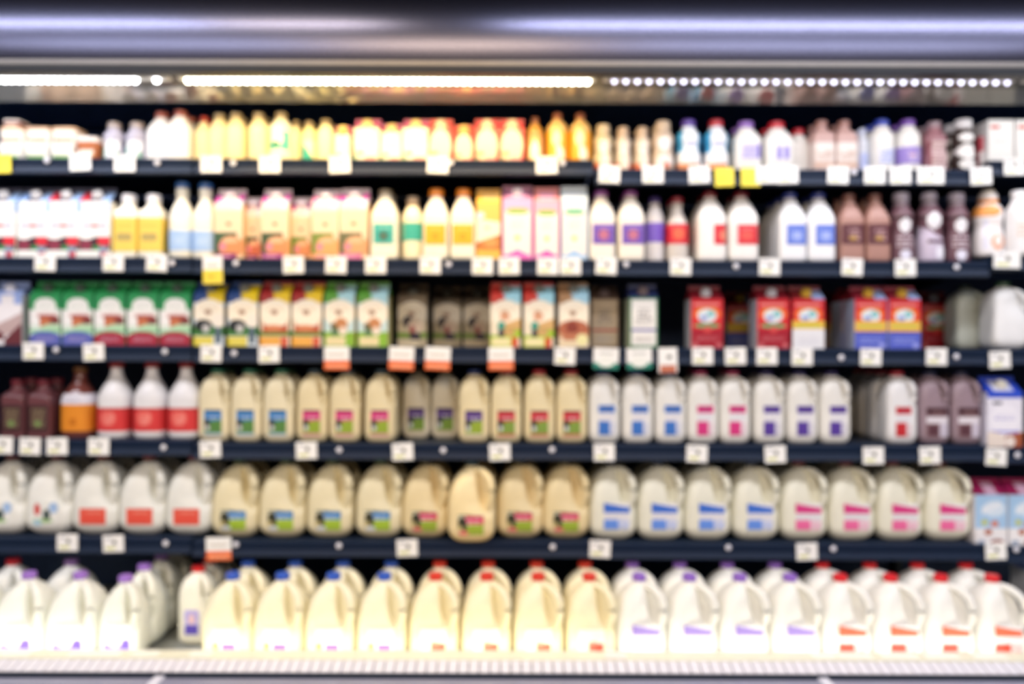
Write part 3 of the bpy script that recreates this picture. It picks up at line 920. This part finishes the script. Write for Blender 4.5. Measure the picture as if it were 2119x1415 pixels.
put('milk_bottle', 'bottle', 'white bottle with orange cap and orange label', 2, [900, 957], bottle(T(53), .224, '#ee8a1c', '#fbf2dc', 'cone', [('patch', 0, .078, T(43), .062, '#f3b124', [('l', .2, .75, .8, .85, 1, '#f8d070'), ('e', .5, .4, .15, .16, '#f09a1c')])], neck=.018, capr=.023, caph=.022), depth=T(53))
put('milk_carton', 'carton', 'yellow-topped carton with golden crumble picture', 2, [1010], carton(T(50), .224, '#fbeed4', [('r', 0, .78, 1, 1, '#f5c060'), ('s', 0, 1, .72, .78, .66, .78, '#f5c060'), ('e', .15, .78, .2, .06, '#c8d8e8'),
    ('s', 0, 1, 0, .30, 0, .44, '#c97a3c'), ('e', .6, .30, .3, .08, '#e09a58'), ('r', 0, 0, 1, .16, '#f0b850'), ('e', .45, .56, .1, .03, '#d8b890')], '#eeb458', '#f2b850', [('r', .2, .2, .9, .9, '#f6cc80')], None), depth=T(50))


def almond(W, H, c, top, tri, cap, gab):
    ops = [('r', 0, .80, 1, 1, top), ('e', .5, .80, .4, .05, '#9ab858' if c != '#b8d4f0' else '#7ac090'), ('r', 0, 0, .05, .8, c), ('r', .95, 0, 1, .8, c), ('l', .3, .5, .7, .7, 4, '#f0dcc8'), ('e', .5, .36, .1, .04, '#f0dc70'),
           ('s', .05, .5, 0, .06, 0, .17, tri), ('s', .5, .95, 0, .17, 0, .06, tri)]
    return carton(W, H, '#fbf1e6', ops, c, gab, [('r', .2, .1, .8, .95, top)], cap)


put('milk_carton', 'carton', 'wide pink and white carton with pink base', 2, [1070], almond(T(62), .236, '#ec8ac8', '#f4b0d8', '#e86ac0', '#fbeef0', '#b87a98'), depth=T(62))
put('milk_carton', 'carton', 'narrow pink and white carton with pink triangle', 2, [1131], almond(T(52), .230, '#f08ac4', '#f6b0c8', '#e25ab8', None, '#f29a9a'), depth=T(52))
put('milk_carton', 'carton', 'pale-blue and white carton with green mark', 2, [1188], almond(T(54), .234, '#b8d4f0', '#e8f2fb', '#a8ccf0', None, '#e4f2fa'), depth=T(54))
pl = ('patch', .004, .083, T(46), .062, '#6a3fae', [('r', .10, .1, .9, .9, '#8a6cc8'), ('r', .16, .16, .84, .84, '#6840a8'), ('e', .5, .45, .24, .26, '#c0708a'), ('l', .2, .75, .8, .85, 1, '#c0a8e0')])
put('milk_bottle', 'bottle', 'white bottle with purple cap and purple label', 2, [1246, 1307], bottle(T(55), .223, '#9a4a9a', '#f8f0e2', 'cone', [pl], neck=.018, capr=.021), depth=T(55), deep=1)
put('milk_bottle', 'bottle', 'set-back slim bottle with purple wrap label', 2, [(1357, .03)], bottle(T(38), .205, '#4a3a78', '#e6e0de', 'round', [('wrap', .30, .60, '#7a5cc4', [])], neck=.015), depth=T(38))
put('milk_bottle', 'bottle', 'set-back bottle with red wrap label', 2, [(1404, .02)], bottle(T(44), .205, '#a02838', '#d8d0c8', 'carafe', [('wrap', .27, .58, '#d8283a', [('e', .5, .5, .28, .3, '#e86a4a')])], neck=.016), depth=T(44), deep=1)
put('milk_bottle', 'bottle', 'white bottle with dark red cap, red corner label', 2, [1474], bottle(T(60), .222, '#8a1c2c', '#f7f3ee', 'cone', [('patch', .024, .083, T(26), .062, '#dc2c3a', [('e', .8, .45, .35, .25, '#f08a70')])], neck=.018, capr=.021), depth=T(60), deep=1)
put('milk_bottle', 'bottle', 'white bottle with dark red cap, wide red label', 2, [1540], bottle(T(62), .222, '#8a1c2c', '#f7f3ee', 'cone', [('patch', .008, .083, T(46), .062, '#dc2c3a', [('r', 0, 0, .08, 1, '#f4c8c8'), ('e', .5, .45, .28, .24, '#e85a50'), ('l', .2, .75, .8, .85, 1, '#f0a0a0')])], neck=.018, capr=.021), depth=T(62), deep=1)
put('milk_bottle', 'bottle', 'white bottle with blue cap and square blue label', 2, [1642, 1702], bottle(T(57), .218, '#2f3f94', '#f5f5f7', 'cone', [('patch', .010, .083, T(42), .062, '#5a76d8', [('r', .12, .12, .88, .88, '#8aa0e8'), ('r', .18, .18, .82, .82, '#5c78da'), ('e', .5, .45, .26, .22, '#a8b8f0')])], neck=.018, capr=.021), depth=T(57), deep=2)
put('milk_bottle', 'bottle', 'brown chocolate milk bottle with dark label', 2, [1765, 1819], bottle(T(51), .214, '#8a5a50', '#b08478', 'cone', [('patch', 0, .085, T(46), .062, '#5e2e36', [('l', .3, .2, .8, .85, 3, '#c8a0a0'), ('e', .5, .3, .2, .1, '#b89040')])], neck=.018, capr=.019), depth=T(51), deep=1)


def dark_bottle(W, H, wide):
    ops = [('r', 0, .75, 1, .80, '#3a2228'), ('e', .5, .64, .33, .13, '#f8f6fa'), ('l', .12, .26, .88, .46, 4, '#e0d4dc'), ('e', .5, .10, .28, .10, '#e8e6f6')]
    if wide:
        ops = [('r', 0, .75, 1, .80, '#3a2228'), ('e', .5, .72, .33, .15, '#f8f6fa'), ('s', 0, .9, .0, .62, 0, .40, '#c8bcd0'), ('r', .2, .3, 1, .36, '#5a3a48'), ('e', .78, .14, .22, .11, '#f2f0fa')]
    return bottle(W, H, '#c9c2d8', '#8a7a84', 'waist', [('wrap', .02, .80, '#6e4c56', ops)], neck=.021, capr=.024, caph=.024)


put('creamer_bottle', 'bottle', 'dark mauve bottle with white disc and print', 2, [1874, 1990], dark_bottle(T(48), .218, False), depth=T(48))
put('creamer_bottle', 'bottle', 'dark mauve bottle with lilac diagonal band', 2, [1934], dark_bottle(T(54), .220, True), depth=T(54))
put('creamer_bottle', 'bottle', 'large orange and white bottle with cream cap', 2, [(2061, -.01)], bottle(T(58), .209, '#f4ead8', '#f0e8e4', 'waist', [('wrap', .02, .78, '#f6f2f2', [('e', .3, .86, .5, .12, '#f0a050'), ('e', .6, .25, .28, .16, '#f0a880'), ('e', .66, .27, .14, .10, '#fdf8f4'), ('r', .1, .1, .25, .7, '#e4e4f4'), ('l', .3, .5, .8, .65, 3, '#e8d4c8')]),
    ('wrap', .79, .85, '#f09a3c', [])], neck=.026, capr=.020, caph=.045), depth=T(66), bay=3)
put('milk_bottle', 'bottle', 'white bottle cut off by the right edge', 2, [(2122, -.04)], bottle(T(50), .200, '#f4f4f6', '#f2f2f4', 'round', [('patch', 0, .08, T(34), .05, '#f4efec', [('l', .1, .1, .9, .9, 3, '#d8b8a8')])], neck=.02), depth=T(50), bay=3)

# ------------------------------------------------------------------ third shelf
put('milk_carton', 'carton', 'white and brown carton with blue shoulders', 3, [14], carton(T(62), .198, '#f0edf2', [('r', 0, .82, .3, 1, '#9ab0e8'), ('r', .75, .82, 1, 1, '#9ab0e8'), ('s', 0, 1, .1, .35, .3, .65, '#c0a8a8'), ('s', .4, 1, .0, .10, 0, .45, '#6a3038'), ('s', 0, .4, .1, .42, .1, .2, '#6a3038'), ('e', .1, .08, .12, .07, '#f4f0f0')], '#d8d8e4', '#8fa4d8', [], '#e8e8f4'), depth=T(62))


def greenc(base):
    ops = [('r', 0, .66, 1, 1, '#2f9a5c'), ('r', 0, .40, .35, .70, '#f0f0f0'), ('r', .35, .66, 1, .72, '#dfe4e4'), ('e', .5, .77, .36, .17, '#f2f3f1'), ('l', .25, .73, .75, .81, 2, '#c4d0c8'), ('e', .55, .60, .42, .06, '#e8d8d8'), ('r', .32, .36, .80, .56, '#c4714a'), ('e', .82, .48, .16, .09, '#7a3a38'), ('r', .3, .54, .85, .60, '#a85048'),
           ('e', .75, .33, .4, .09, '#b8dcb8'), ('r', 0, .24, 1, .30, '#8ecaa0'), ('e', .5, .10, .56, .17, base), ('r', 0, 0, 1, .18, base), ('l', .2, .08, .8, .17, 2, '#c8b4d0')]
    return carton(T(63), .200, '#dceadf', ops, '#2c8a50', '#2a8a4c', [], '#4a5a50')


put('milk_carton', 'carton', 'green carton with white oval and blue base', 3, [93, 160], greenc('#5f68b8'), depth=T(63), group='green chocolate milk cartons')
put('milk_carton', 'carton', 'green carton with white oval and crimson base', 3, [227, 295, 362], greenc('#a82c42'), depth=T(63), group='green chocolate milk cartons')


def cow(left, right, kind, sky='#dce8f0', dim=False):
    cream = '#faf0dc'
    ops = [('r', 0, .85, .46, 1, left), ('r', .46, .85, 1, 1, right), ('e', .5, .66, .52, .26, cream), ('l', .22, .70, .82, .78, 3, '#d8c0a0'), ('e', .48, .66, .12, .05, '#a07860')]
    if kind == 'black':
        ops += [('r', 0, .20, 1, .38, '#3f7a38'), ('e', .32, .40, .30, .12, '#23282c'), ('e', .40, .34, .12, .08, '#c8c8c8'), ('r', .72, .05, .92, .55, '#56687a'), ('e', .82, .50, .2, .14, '#f4ece0'), ('r', 0, 0, .64, .19, '#e0d04a'), ('l', .1, .05, .6, .14, 2, '#f4eca0')]
    elif kind == 'red':
        ops += [('r', 0, .20, 1, .30, '#5a8a38'), ('r', .08, .26, .92, .48, '#b8543a'), ('e', .5, .46, .4, .07, '#faf0dc'), ('e', .45, .36, .3, .06, '#d88a60'), ('r', 0, 0, .68, .19, '#efa83e'), ('r', .7, .0, .92, .19, '#d8502c'), ('l', .1, .05, .6, .14, 2, '#f8d890')]
    elif kind == 'brown':
        ops += [('r', 0, .18, 1, .28, '#8ab83c'), ('e', .55, .42, .22, .14, '#c8885a'), ('e', .35, .30, .12, .10, '#5a7a5a'), ('e', .3, .40, .1, .06, '#6a5a3a'), ('e', .62, .30, .14, .08, '#f0e0d0'), ('r', 0, 0, 1, .20, '#8fc040'), ('r', .05, .02, .72, .18, '#f3e4b4'), ('l', .1, .06, .66, .13, 2, '#e0cc90')]
    elif kind == 'figure':
        ops += [('r', 0, .18, 1, .24, '#9cc044'), ('s', .45, 1, .22, .45, .22, .55, '#d9b074'), ('e', .48, .60, .16, .09, '#d8a080'), ('e', .36, .40, .13, .10, '#3a9a88'), ('e', .36, .27, .11, .08, '#2a2a44'), ('e', .70, .33, .3, .06, '#c8a468'), ('r', .8, .18, 1, .34, '#a8c83c'), ('r', 0, 0, .7, .18, '#d8e070'), ('r', .06, .03, .64, .16, '#f6ecb8'), ('r', .72, 0, .9, .18, '#d8502c')]
    elif kind == 'choc':
        ops += [('r', 0, .18, 1, .40, '#d8a880'), ('e', .5, .36, .50, .17, '#b5684c'), ('e', .45, .38, .2, .12, '#8a3c30'), ('e', .5, .18, .35, .10, '#c07858'), ('r', 0, 0, .6, .14, '#f0dcb8'), ('e', .78, .14, .2, .12, '#f2ecb0')]
    elif kind == 'dark':
        ops += [('r', 0, .16, 1, .28, '#7a9a3c'), ('e', .35, .5, .2, .12, '#2c2430'), ('e', .6, .40, .25, .16, '#e0c8b0'), ('e', .5, .33, .1, .1, '#a03a3a'), ('e', .6, .2, .2, .09, '#30283c'), ('r', 0, 0, .7, .14, '#e8d8b8')]
    return carton(T(62), .204, sky, ops, '#dccf8a' if kind in ('brown', 'figure') else '#3a3a3a', left, [('r', .46, 0, 1, 1, right)], '#7a7a72')


put('milk_carton', 'carton', 'blue and yellow topped carton with black cow', 3, [432, 502], cow('#2c4a86', '#e8c820', 'black'), depth=T(62))
put('milk_carton', 'carton', 'red and yellow topped carton with brown bowl', 3, [569, 635], cow('#a02c2c', '#e8c42c', 'red', '#e8d8c0'), depth=T(62))
put('milk_carton', 'carton', 'green and sky carton with tan cow picture', 3, [702, 771], cow('#5a9a3a', '#a8d4dc', 'brown', '#c8e0e0'), depth=T(62))
put('milk_carton', 'carton', 'set-back shaded carton with dark cow picture', 3, [(853, .11)], cow('#7a6a58', '#8a7a64', 'dark', '#c8b898'), depth=T(62))  # top and sky inks dulled to imitate shade in the recess
put('milk_carton', 'carton', 'deeply set-back shaded carton with dark print', 3, [(925, .22), (988, .22)], cow('#7a6a58', '#8a7a64', 'dark', '#c8b898'), depth=T(62))  # same dulled inks, recess shade put into the print colours
put('milk_carton', 'carton', 'red and sky topped carton with teal figure', 3, [1046, 1115], cow('#c83c34', '#9fd4e4', 'figure', '#f2e6cc'), depth=T(62))
put('milk_carton', 'carton', 'sky-topped carton with brown chocolate splash', 3, [1187], cow('#a8805c', '#a4d0e4', 'choc', '#f0dcc4'), depth=T(62))


def textc(base, band, border, side, gab):
    ops = [('r', 0, 0, 1, 1, border), ('r', .06, .05, .94, .96, base), ('l', .3, .62, .7, .82, 3, '#4a4450'), ('l', .22, .46, .78, .62, 3, '#4a4450'), ('r', .06, .33, .94, .38, band), ('l', .2, .14, .8, .24, 2, '#b8b0a8')]
    return carton(T(58), .200, base, ops, side, gab, [], '#7a6a6a')


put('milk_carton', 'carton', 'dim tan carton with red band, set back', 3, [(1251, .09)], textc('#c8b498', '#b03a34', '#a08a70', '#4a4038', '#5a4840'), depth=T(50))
put('milk_carton', 'carton', 'white carton with dark print and green edges', 3, [1332], textc('#f4f2ee', '#5a5aa8', '#2f7a4a', '#d5dfc0', '#26305c'), depth=T(58), deep=1)


def red_org(kind):
    ops = [('r', 0, 0, 1, 1, '#d8202c'), ('l', .1, .86, .9, .93, 1, '#f8c8c0'), ('r', .12, .86, .88, .92, '#f0908a'), ('e', .5, .70, .45, .14, '#ee6a2c'), ('e', .5, .76, .3, .05, '#f0b84a'), ('e', .5, .66, .30, .14, '#e6edf2'), ('e', .62, .70, .13, .06, '#7ac4c8'), ('e', .4, .62, .12, .05, '#8aa0d8')]
    if kind == 'red':
        ops += [('e', .5, .46, .42, .045, '#4ca870'), ('r', 0, 0, 1, .38, '#a8142c'), ('e', .52, .38, .13, .07, '#d84a48'), ('l', .15, .16, .85, .26, 2, '#d88a90'), ('e', .12, .06, .1, .05, '#d06a70'), ('e', .88, .06, .1, .05, '#d06a70')]
        side, gab = '#c8c8d4', '#7a1824'
    elif kind == 'white':
        ops += [('r', 0, .38, 1, .56, '#f2be4c'), ('r', .1, .43, .9, .50, '#c8cc50'), ('r', 0, 0, 1, .40, '#eeeef2'), ('l', .2, .1, .8, .3, 4, '#dcdce6')]
        side, gab = '#b82030', '#7a2024'
    else:
        ops += [('r', 0, .34, 1, .56, '#f2b84c'), ('r', .1, .42, .9, .50, '#d0c858'), ('r', 0, 0, 1, .34, '#5866cc'), ('r', .0, .32, 1, .35, '#3f3fa8'), ('l', .15, .12, .85, .24, 2, '#98a4e8'), ('e', .85, .07, .1, .05, '#a0a8ee')]
        side, gab = '#b8c8e8', '#8a2434'
    return carton(T(66), .196, '#d8202c', ops, side, gab, [('r', .65, 0, 1, 1, '#9ab0e0')] if kind != 'red' else [], '#c8c8cc' if kind == 'red' else '#d8b040')  # gable reds darkened to imitate shade under the shelf above


put('organic_milk_carton', 'carton', 'lone red carton with green ribbon, crimson base', 3, [1463], red_org('red'), depth=T(66))
put('organic_milk_carton', 'carton', 'red carton touching the white-based one', 3, [1600], red_org('red'), depth=T(66))
put('organic_milk_carton', 'carton', 'red and yellow carton with white base', 3, [1673], red_org('white'), depth=T(66))
put('organic_milk_carton', 'carton', 'red-yellow carton with blue base', 3, [1802, 1872], red_org('blue'), depth=T(66), deep=1)
put('organic_milk_carton', 'carton', 'dark shadowed blue-based carton deep on shelf', 3, [(1534, .30)], red_org('blue'), depth=T(66))
put('organic_milk_carton', 'carton', 'shadowed white-based carton deep on shelf', 3, [(1742, .30)], red_org('white'), depth=T(66))
put('organic_milk_carton', 'carton', 'dim red carton deep right of blue-based pair', 3, [(1938, .26)], red_org('red'), depth=T(66))
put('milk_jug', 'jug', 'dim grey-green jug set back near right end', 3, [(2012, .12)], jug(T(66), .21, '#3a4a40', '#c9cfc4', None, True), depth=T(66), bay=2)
put('milk_jug', 'jug', 'white jug cut off by the right edge', 3, [(2095, .0)], jug(T(72), .208, '#3a5a40', '#f2f3f4', None, True), depth=T(72), bay=3)

# ------------------------------------------------------------------ fourth shelf
dlab = ('patch', 0, .062, T(42), .082, '#43292c', [('l', .2, .15, .85, .9, 6, '#9a8a6a'), ('e', .5, .3, .15, .1, '#7a9a58')])
put('juice_bottle', 'bottle', 'squared dark brown bottle with black label', 4, [24, 79], bottle(T(50), .182, '#6a2430', '#6e4348', 'square', [dlab], rough=.12, neck=.017), depth=T(50), deep=1)
put('juice_bottle', 'bottle', 'amber brown bottle with white and orange label', 4, [151], bottle(T(66), .222, '#6a4420', '#74403a', 'carafe', [('wrap', .10, .62, '#e8902c', [('r', 0, .72, 1, 1, '#e6e4f0'), ('l', .2, .78, .8, .92, 2, '#c0b8c8'), ('e', .5, .25, .1, .12, '#c87018')])], rough=.12, neck=.017, capr=.021), depth=T(66))
put('milk_bottle', 'bottle', 'white long-necked bottle with red wrap label', 4, [227, 302, 374], bottle(T(67), .238, '#b83238', '#f0eff2', 'carafe', [('wrap', .095, .40, '#da3e40', [('e', .45, .55, .24, .34, '#ea6a62'), ('l', .3, .3, .65, .8, 4, '#f09a90'), ('r', 0, .9, 1, 1, '#c03a3a')])], rough=.25, neck=.017, capr=.022), depth=T(67))


def farm(top, grass='#8fae3a', dark='#4a5a58', cow_='#26282c', edge='#e8e4dc'):
    return (edge, [('r', .0, .0, 1, .08, edge), ('r', 0, .52, 1, .95, top), ('l', .2, .66, .8, .80, 1, '#e0dce8'), ('s', 0, 1, .10, .55, .10, .60, grass), ('s', .45, 1, .10, .4, .10, .5, grass), ('e', .16, .42, .17, .22, cow_), ('e', .2, .30, .12, .10, '#d8d8dc'), ('r', .0, .93, 1, 1, '#5a5a58')])


HG = T(64)
for items, top, gr, ed, nm, cc, body in [([441, 508, 575], '#3f84c4', '#5a8a48', '#b8d0e4', 'blue and green', '#2a6a50', '#f0e4c0'),
                                     ([645, 713, 786], '#d83c80', '#98b03c', '#e8a0a8', 'pink and green', '#3a4c58', '#f0dfb2'),
                                     ([981], '#5a3a88', '#98b03c', '#e8dcc0', 'violet and green', '#26386a', '#f0dfb2'),
                                     ([1048, 1117, 1184], '#cc3440', '#84a048', '#d87a70', 'red and green', '#a83038', '#f0dfb2')]:
    b_, op = farm(top, gr, edge=ed)
    put('half_gallon_milk_jug', 'jug', f'cream half-gallon jug, {nm} label', 4, items, jug(HG, .226, cc, body, (.0, .061, T(36), .080, b_, op), True), depth=HG, deep=1)  # cream plastic, body yellowed further to stand for the bay's warm light
b_, op = farm('#5a3a88', '#7a9a3c', edge='#d8c8a8')
put('half_gallon_milk_jug', 'jug', 'shaded set-back jug, violet-green label', 4, [(861, .10), (921, .10)], jug(.0885, .226, '#4a3a30', '#f0e6cc', (.0, .061, T(36), .080, b_, op), True), depth=HG)


def two_block(c):
    return ('#f0eff4', [('r', 0, .74, 1, 1, c), ('l', .15, .84, .85, .96, 1, '#4a3a60'), ('l', .05, .50, .95, .70, 4, '#c8c4d0'), ('r', 0, .0, .70, .46, c), ('l', .70, .0, 1, .46, 5, c)])


for items, c, nm, cc in [([1252, 1321, 1389], '#3f78cc', 'blue', '#28407a'), ([1456, 1523], '#dc3c86', 'pink', '#a03058'), ([1594, 1663, 1731], '#5a3fa0', 'violet', '#30285a')]:
    b_, op = two_block(c)
    put('half_gallon_milk_jug', 'jug', f'half-gallon jug with {nm} block label', 4, items, jug(HG, .226, cc, '#f2f0ea', (.006, .072, T(34), .092, b_, op), True), depth=HG, deep=1)
b_, op = two_block('#cc3038')
put('half_gallon_milk_jug', 'jug', 'white half-gallon jug with red block label', 4, [1869], jug(HG, .226, '#a82838', '#f2f1f2', (.002, .070, T(32), .092, b_, op), True), depth=HG, deep=3)
choc = ('#8a6a70', [('r', 0, .76, 1, 1, '#4a2a34'), ('l', .2, .82, .8, .92, 1, '#a08080'), ('r', 0, .46, 1, .70, '#e6e0e8'), ('r', .62, .0, 1, .46, '#d0c8d8'), ('r', .08, .05, .55, .40, '#5e3a44')])
put('half_gallon_milk_jug', 'jug', 'mauve chocolate milk jug with brown label', 4, [1937, 2003], jug(T(62), .226, '#2a2c4a', '#a08a94', (.004, .068, T(44), .092, *choc), True), depth=T(62), deep=1, bay=2)
put('milk_carton', 'carton', 'white carton with blue top and cocoa-brown base', 4, [(2080, -.02)], carton(T(72), .215, '#eceaf6', [('r', 0, .90, 1, 1, '#2c50c8'), ('e', .5, .5, .42, .28, '#f4f2fc'), ('r', .15, .78, .4, .84, '#3a3a50'), ('l', .2, .5, .8, .62, 2, '#b8b4e0'), ('s', .1, .9, .26, .30, .26, .30, '#7a78d8'),
    ('e', .15, .12, .4, .16, '#efe2d8'), ('s', .5, 1, .0, .22, 0, .28, '#a85a3c'), ('e', .65, .1, .15, .1, '#f0e4dc')], '#d8d8ec', '#2a48c0', [('r', .25, .1, .8, 1, '#d8dcf4')], '#f0ead8'), depth=T(72), bay=3)

# ------------------------------------------------------------------ fifth shelf
GW = .1455


def lbl_farm_big(top, grass, corner):
    return ('#f2eed6', [('r', .28, .55, 1, .95, top), ('l', .35, .7, .9, .82, 1, '#e4e6ec'), ('s', .28, 1, 0, .5, .0, .56, grass), ('e', .16, .5, .2, .42, '#3a3c2c'), ('e', .10, .30, .1, .16, '#c8b87a'), ('e', .22, .1, .2, .12, corner), ('s', 0, 1, .95, 1, .92, .97, '#5a6a50')])


put('milk_jug', 'jug', 'white gallon jug with small farm picture label', 5, [1, 97], jug(GW, .246, '#9a3040', '#f3f3ec', (-.003, .068, T(56), .074, '#f4f4ee', [('e', .2, .68, .12, .25, '#d84a44'), ('e', .8, .75, .16, .22, '#a8c8f0'), ('e', .55, .45, .14, .25, '#4a5a58'), ('e', .4, .2, .4, .08, '#98c078'), ('e', .2, .10, .16, .14, '#b8dcf0')])), depth=GW, deep=1)
put('milk_jug', 'jug', 'white gallon jug with solid orange-red label', 5, [194, 291, 388], jug(GW, .246, '#a02c34', '#f0f0e8', (-.002, .060, T(54), .050, '#ee5c4a', [('l', .2, .7, .8, .9, 1, '#f49a88'), ('l', .15, .2, .85, .55, 3, '#e8483c')])), depth=GW, deep=1)
b_, op = lbl_farm_big('#4a90d0', '#a8c83c', '#e0e8ec')
put('milk_jug', 'jug', 'cream gallon jug with blue and green label', 5, [484, 582, 681, 783], jug(GW, .246, '#1f6a50', '#f0e4bc', (-.001, .058, T(52), .062, b_, op)), depth=GW, deep=1)  # cream body, yellowed further to carry the warm middle-bay light
b_, op = lbl_farm_big('#e0406a', '#a0b83c', '#ee7a78')
pk = jug(GW, .246, '#2c4450', '#f0dcaa', (-.001, .056, T(52), .062, b_, op))  # cream plastic with warm lamp tint put into the body colour
put('milk_jug', 'jug', 'cream gallon jug with pink and green label', 5, [880], pk, depth=GW, deep=1, where='fifth shelf, left of overhanging jug')
put('milk_jug', 'jug', 'gallon jug jutting over the shelf edge', 5, [(976, -.055)], pk, depth=GW, deep=1, dstep=GW + .05)
put('milk_jug', 'jug', 'cream jug right of the jutting one', 5, [1077, 1173], pk, depth=GW, deep=1)


def slant(c, c2=None):
    c2 = c2 or c
    return ('#f3f2f4', [('s', 0, 1, .64, 1.0, .62, .82, c), ('l', .05, .40, .95, .60, 3, '#d0ccd8'), ('r', 0, 0, .55, .36, c2), ('l', .55, .0, .98, .38, 5, c2)])


for items, c, c2, nm, cc in [([1271, 1370, 1468, 1568], '#3f74d8', '#6a98ee', 'blue', '#28406a'), ([1668, 1768, 1868, 1967], '#e0408c', '#f470a8', 'pink', '#8a2c40')]:
    b_, op = slant(c, c2)
    put('milk_jug', 'jug', f'white gallon jug with slanted {nm} label', 5, items, jug(GW, .246, cc, '#f1efdc', (.010, .078, T(54), .082, b_, op)), depth=GW, deep=1, bay=2)
put('milk_carton', 'carton', 'sky-blue carton with magenta shoulders', 5, [(2052, -.01), (2122, -.01)], carton(T(66), .200, '#a8ccee', [('e', .6, .72, .35, .16, '#d8e8f8'), ('s', .2, .8, .6, .75, .75, .88, '#e8f0fa'), ('e', .3, .45, .1, .05, '#c8cc50'), ('e', .62, .42, .12, .06, '#d8826a'), ('r', 0, 0, 1, .34, '#f4f2f4'), ('e', .42, .26, .12, .06, '#b86a50'), ('e', .7, .06, .2, .06, '#a05a50'), ('e', .2, .05, .12, .05, '#a8b8d0')],
    '#e8e4e8', '#8a1448', [('r', .35, 0, .7, 1, '#c8a0b8')], None), depth=T(66), bay=3)

# ------------------------------------------------------------------ bottom tray: two rows deep
GT = .1455
tl = ('#fafaf6', [('r', 0, .0, 1, .22, '#7a5cc0'), ('e', .45, .3, .3, .2, '#f0eefa'), ('e', .85, .15, .2, .3, '#6a48b8')])


def tlab(c, y1='#e0d060'):
    return (0, .073, .075, .064, '#f8f7f0', [('r', .38, 0, .9, .32, c), ('r', .02, 0, .26, .36, y1), ('l', .3, .5, .8, .8, 3, '#ece8e0')])


put('milk_jug', 'jug', 'white gallon jug, violet cap, left cluster', 6, [-46, 62, 168], jug(GT, .246, '#a074d0', '#f3f4ea', (0, .076, .085, .07, *tl)), depth=GT, turn=.05, group='violet-capped gallon jugs in the left cluster')
put('milk_jug', 'jug', 'violet-capped jug at the gap, left cluster', 6, [(262, .0)], jug(GT * .80, .240, '#a074d0', '#f1f2e6', (0, .076, .075, .07, *tl)), depth=GT * .86, deep=3, dstep=GT * .86 + .006, turn=.08)
put('half_gallon_milk_jug', 'jug', 'narrow jug with bright red cap beside gap', 6, [(413, .155)], jug(.098, .232, '#d82428', '#f4f2e4', (-.004, .072, .045, .075, '#d0c8f0', [('e', .5, .75, .5, .3, '#b8acea'), ('e', .5, .62, .2, .2, '#f0c8d0'), ('r', .05, 0, .95, .42, '#5c4cc4')]), True), depth=.098, deep=2)
put('milk_jug', 'jug', 'gallon jug with blue cap', 6, [484, 587, 692, 797], jug(GT, .246, '#2f5cc8', '#f5eed0', tlab('#8a5cb8')), depth=GT, deep=1)
put('milk_jug', 'jug', 'gallon jug with orange-red cap', 6, [903, 1009, 1115, 1221], jug(GT, .246, '#e03a2c', '#f6ecc8', (0, .073, .075, .064, '#f8f7f0', [('r', .40, 0, .98, .36, '#e85a48'), ('e', .55, .36, .2, .1, '#f09080'), ('r', .1, 0, .3, .4, '#d8e8f0')])), depth=GT, deep=1)
b_, op = slant('#a08ad8', '#f2f0fa')
put('milk_jug', 'jug', 'white gallon jug, slanted violet label', 6, [1324, 1428, 1532, 1636], jug(GT, .246, '#9268cc', '#f1f0e8', (.010, .078, .080, .080, b_, op)), depth=GT, deep=1)
b_, op = slant('#ea7050', '#d8402c')
put('milk_jug', 'jug', 'white gallon jug, slanted red label', 6, [1740, 1844, 1948, 2054], jug(GT, .246, '#e01c28', '#f3f2ec', (.010, .078, .080, .080, b_, op)), depth=GT, deep=1)

put('milk_jug', 'jug', 'red-capped white jug in the second row, left cluster', 6, [(29, .155)], jug(GT, .246, '#c02030', '#e9ebe8', None), depth=GT)
put('milk_jug', 'jug', 'violet-capped white jug in the second row, left cluster', 6, [(149, .155)], jug(GT, .246, '#8a6aa8', '#e9ebe8', None), depth=GT)
put('milk_carton', 'carton', 'pale blue carton behind the last red-capped jug', 6, [(2147, .30)], carton(.11, .24, '#c8d8f4', [('r', 0, .6, 1, 1, '#9ab4ec'), ('l', .2, .65, .8, .8, 3, '#e4ecfa')], '#e8ecf8', '#a8bcf0', [], None), depth=.11)
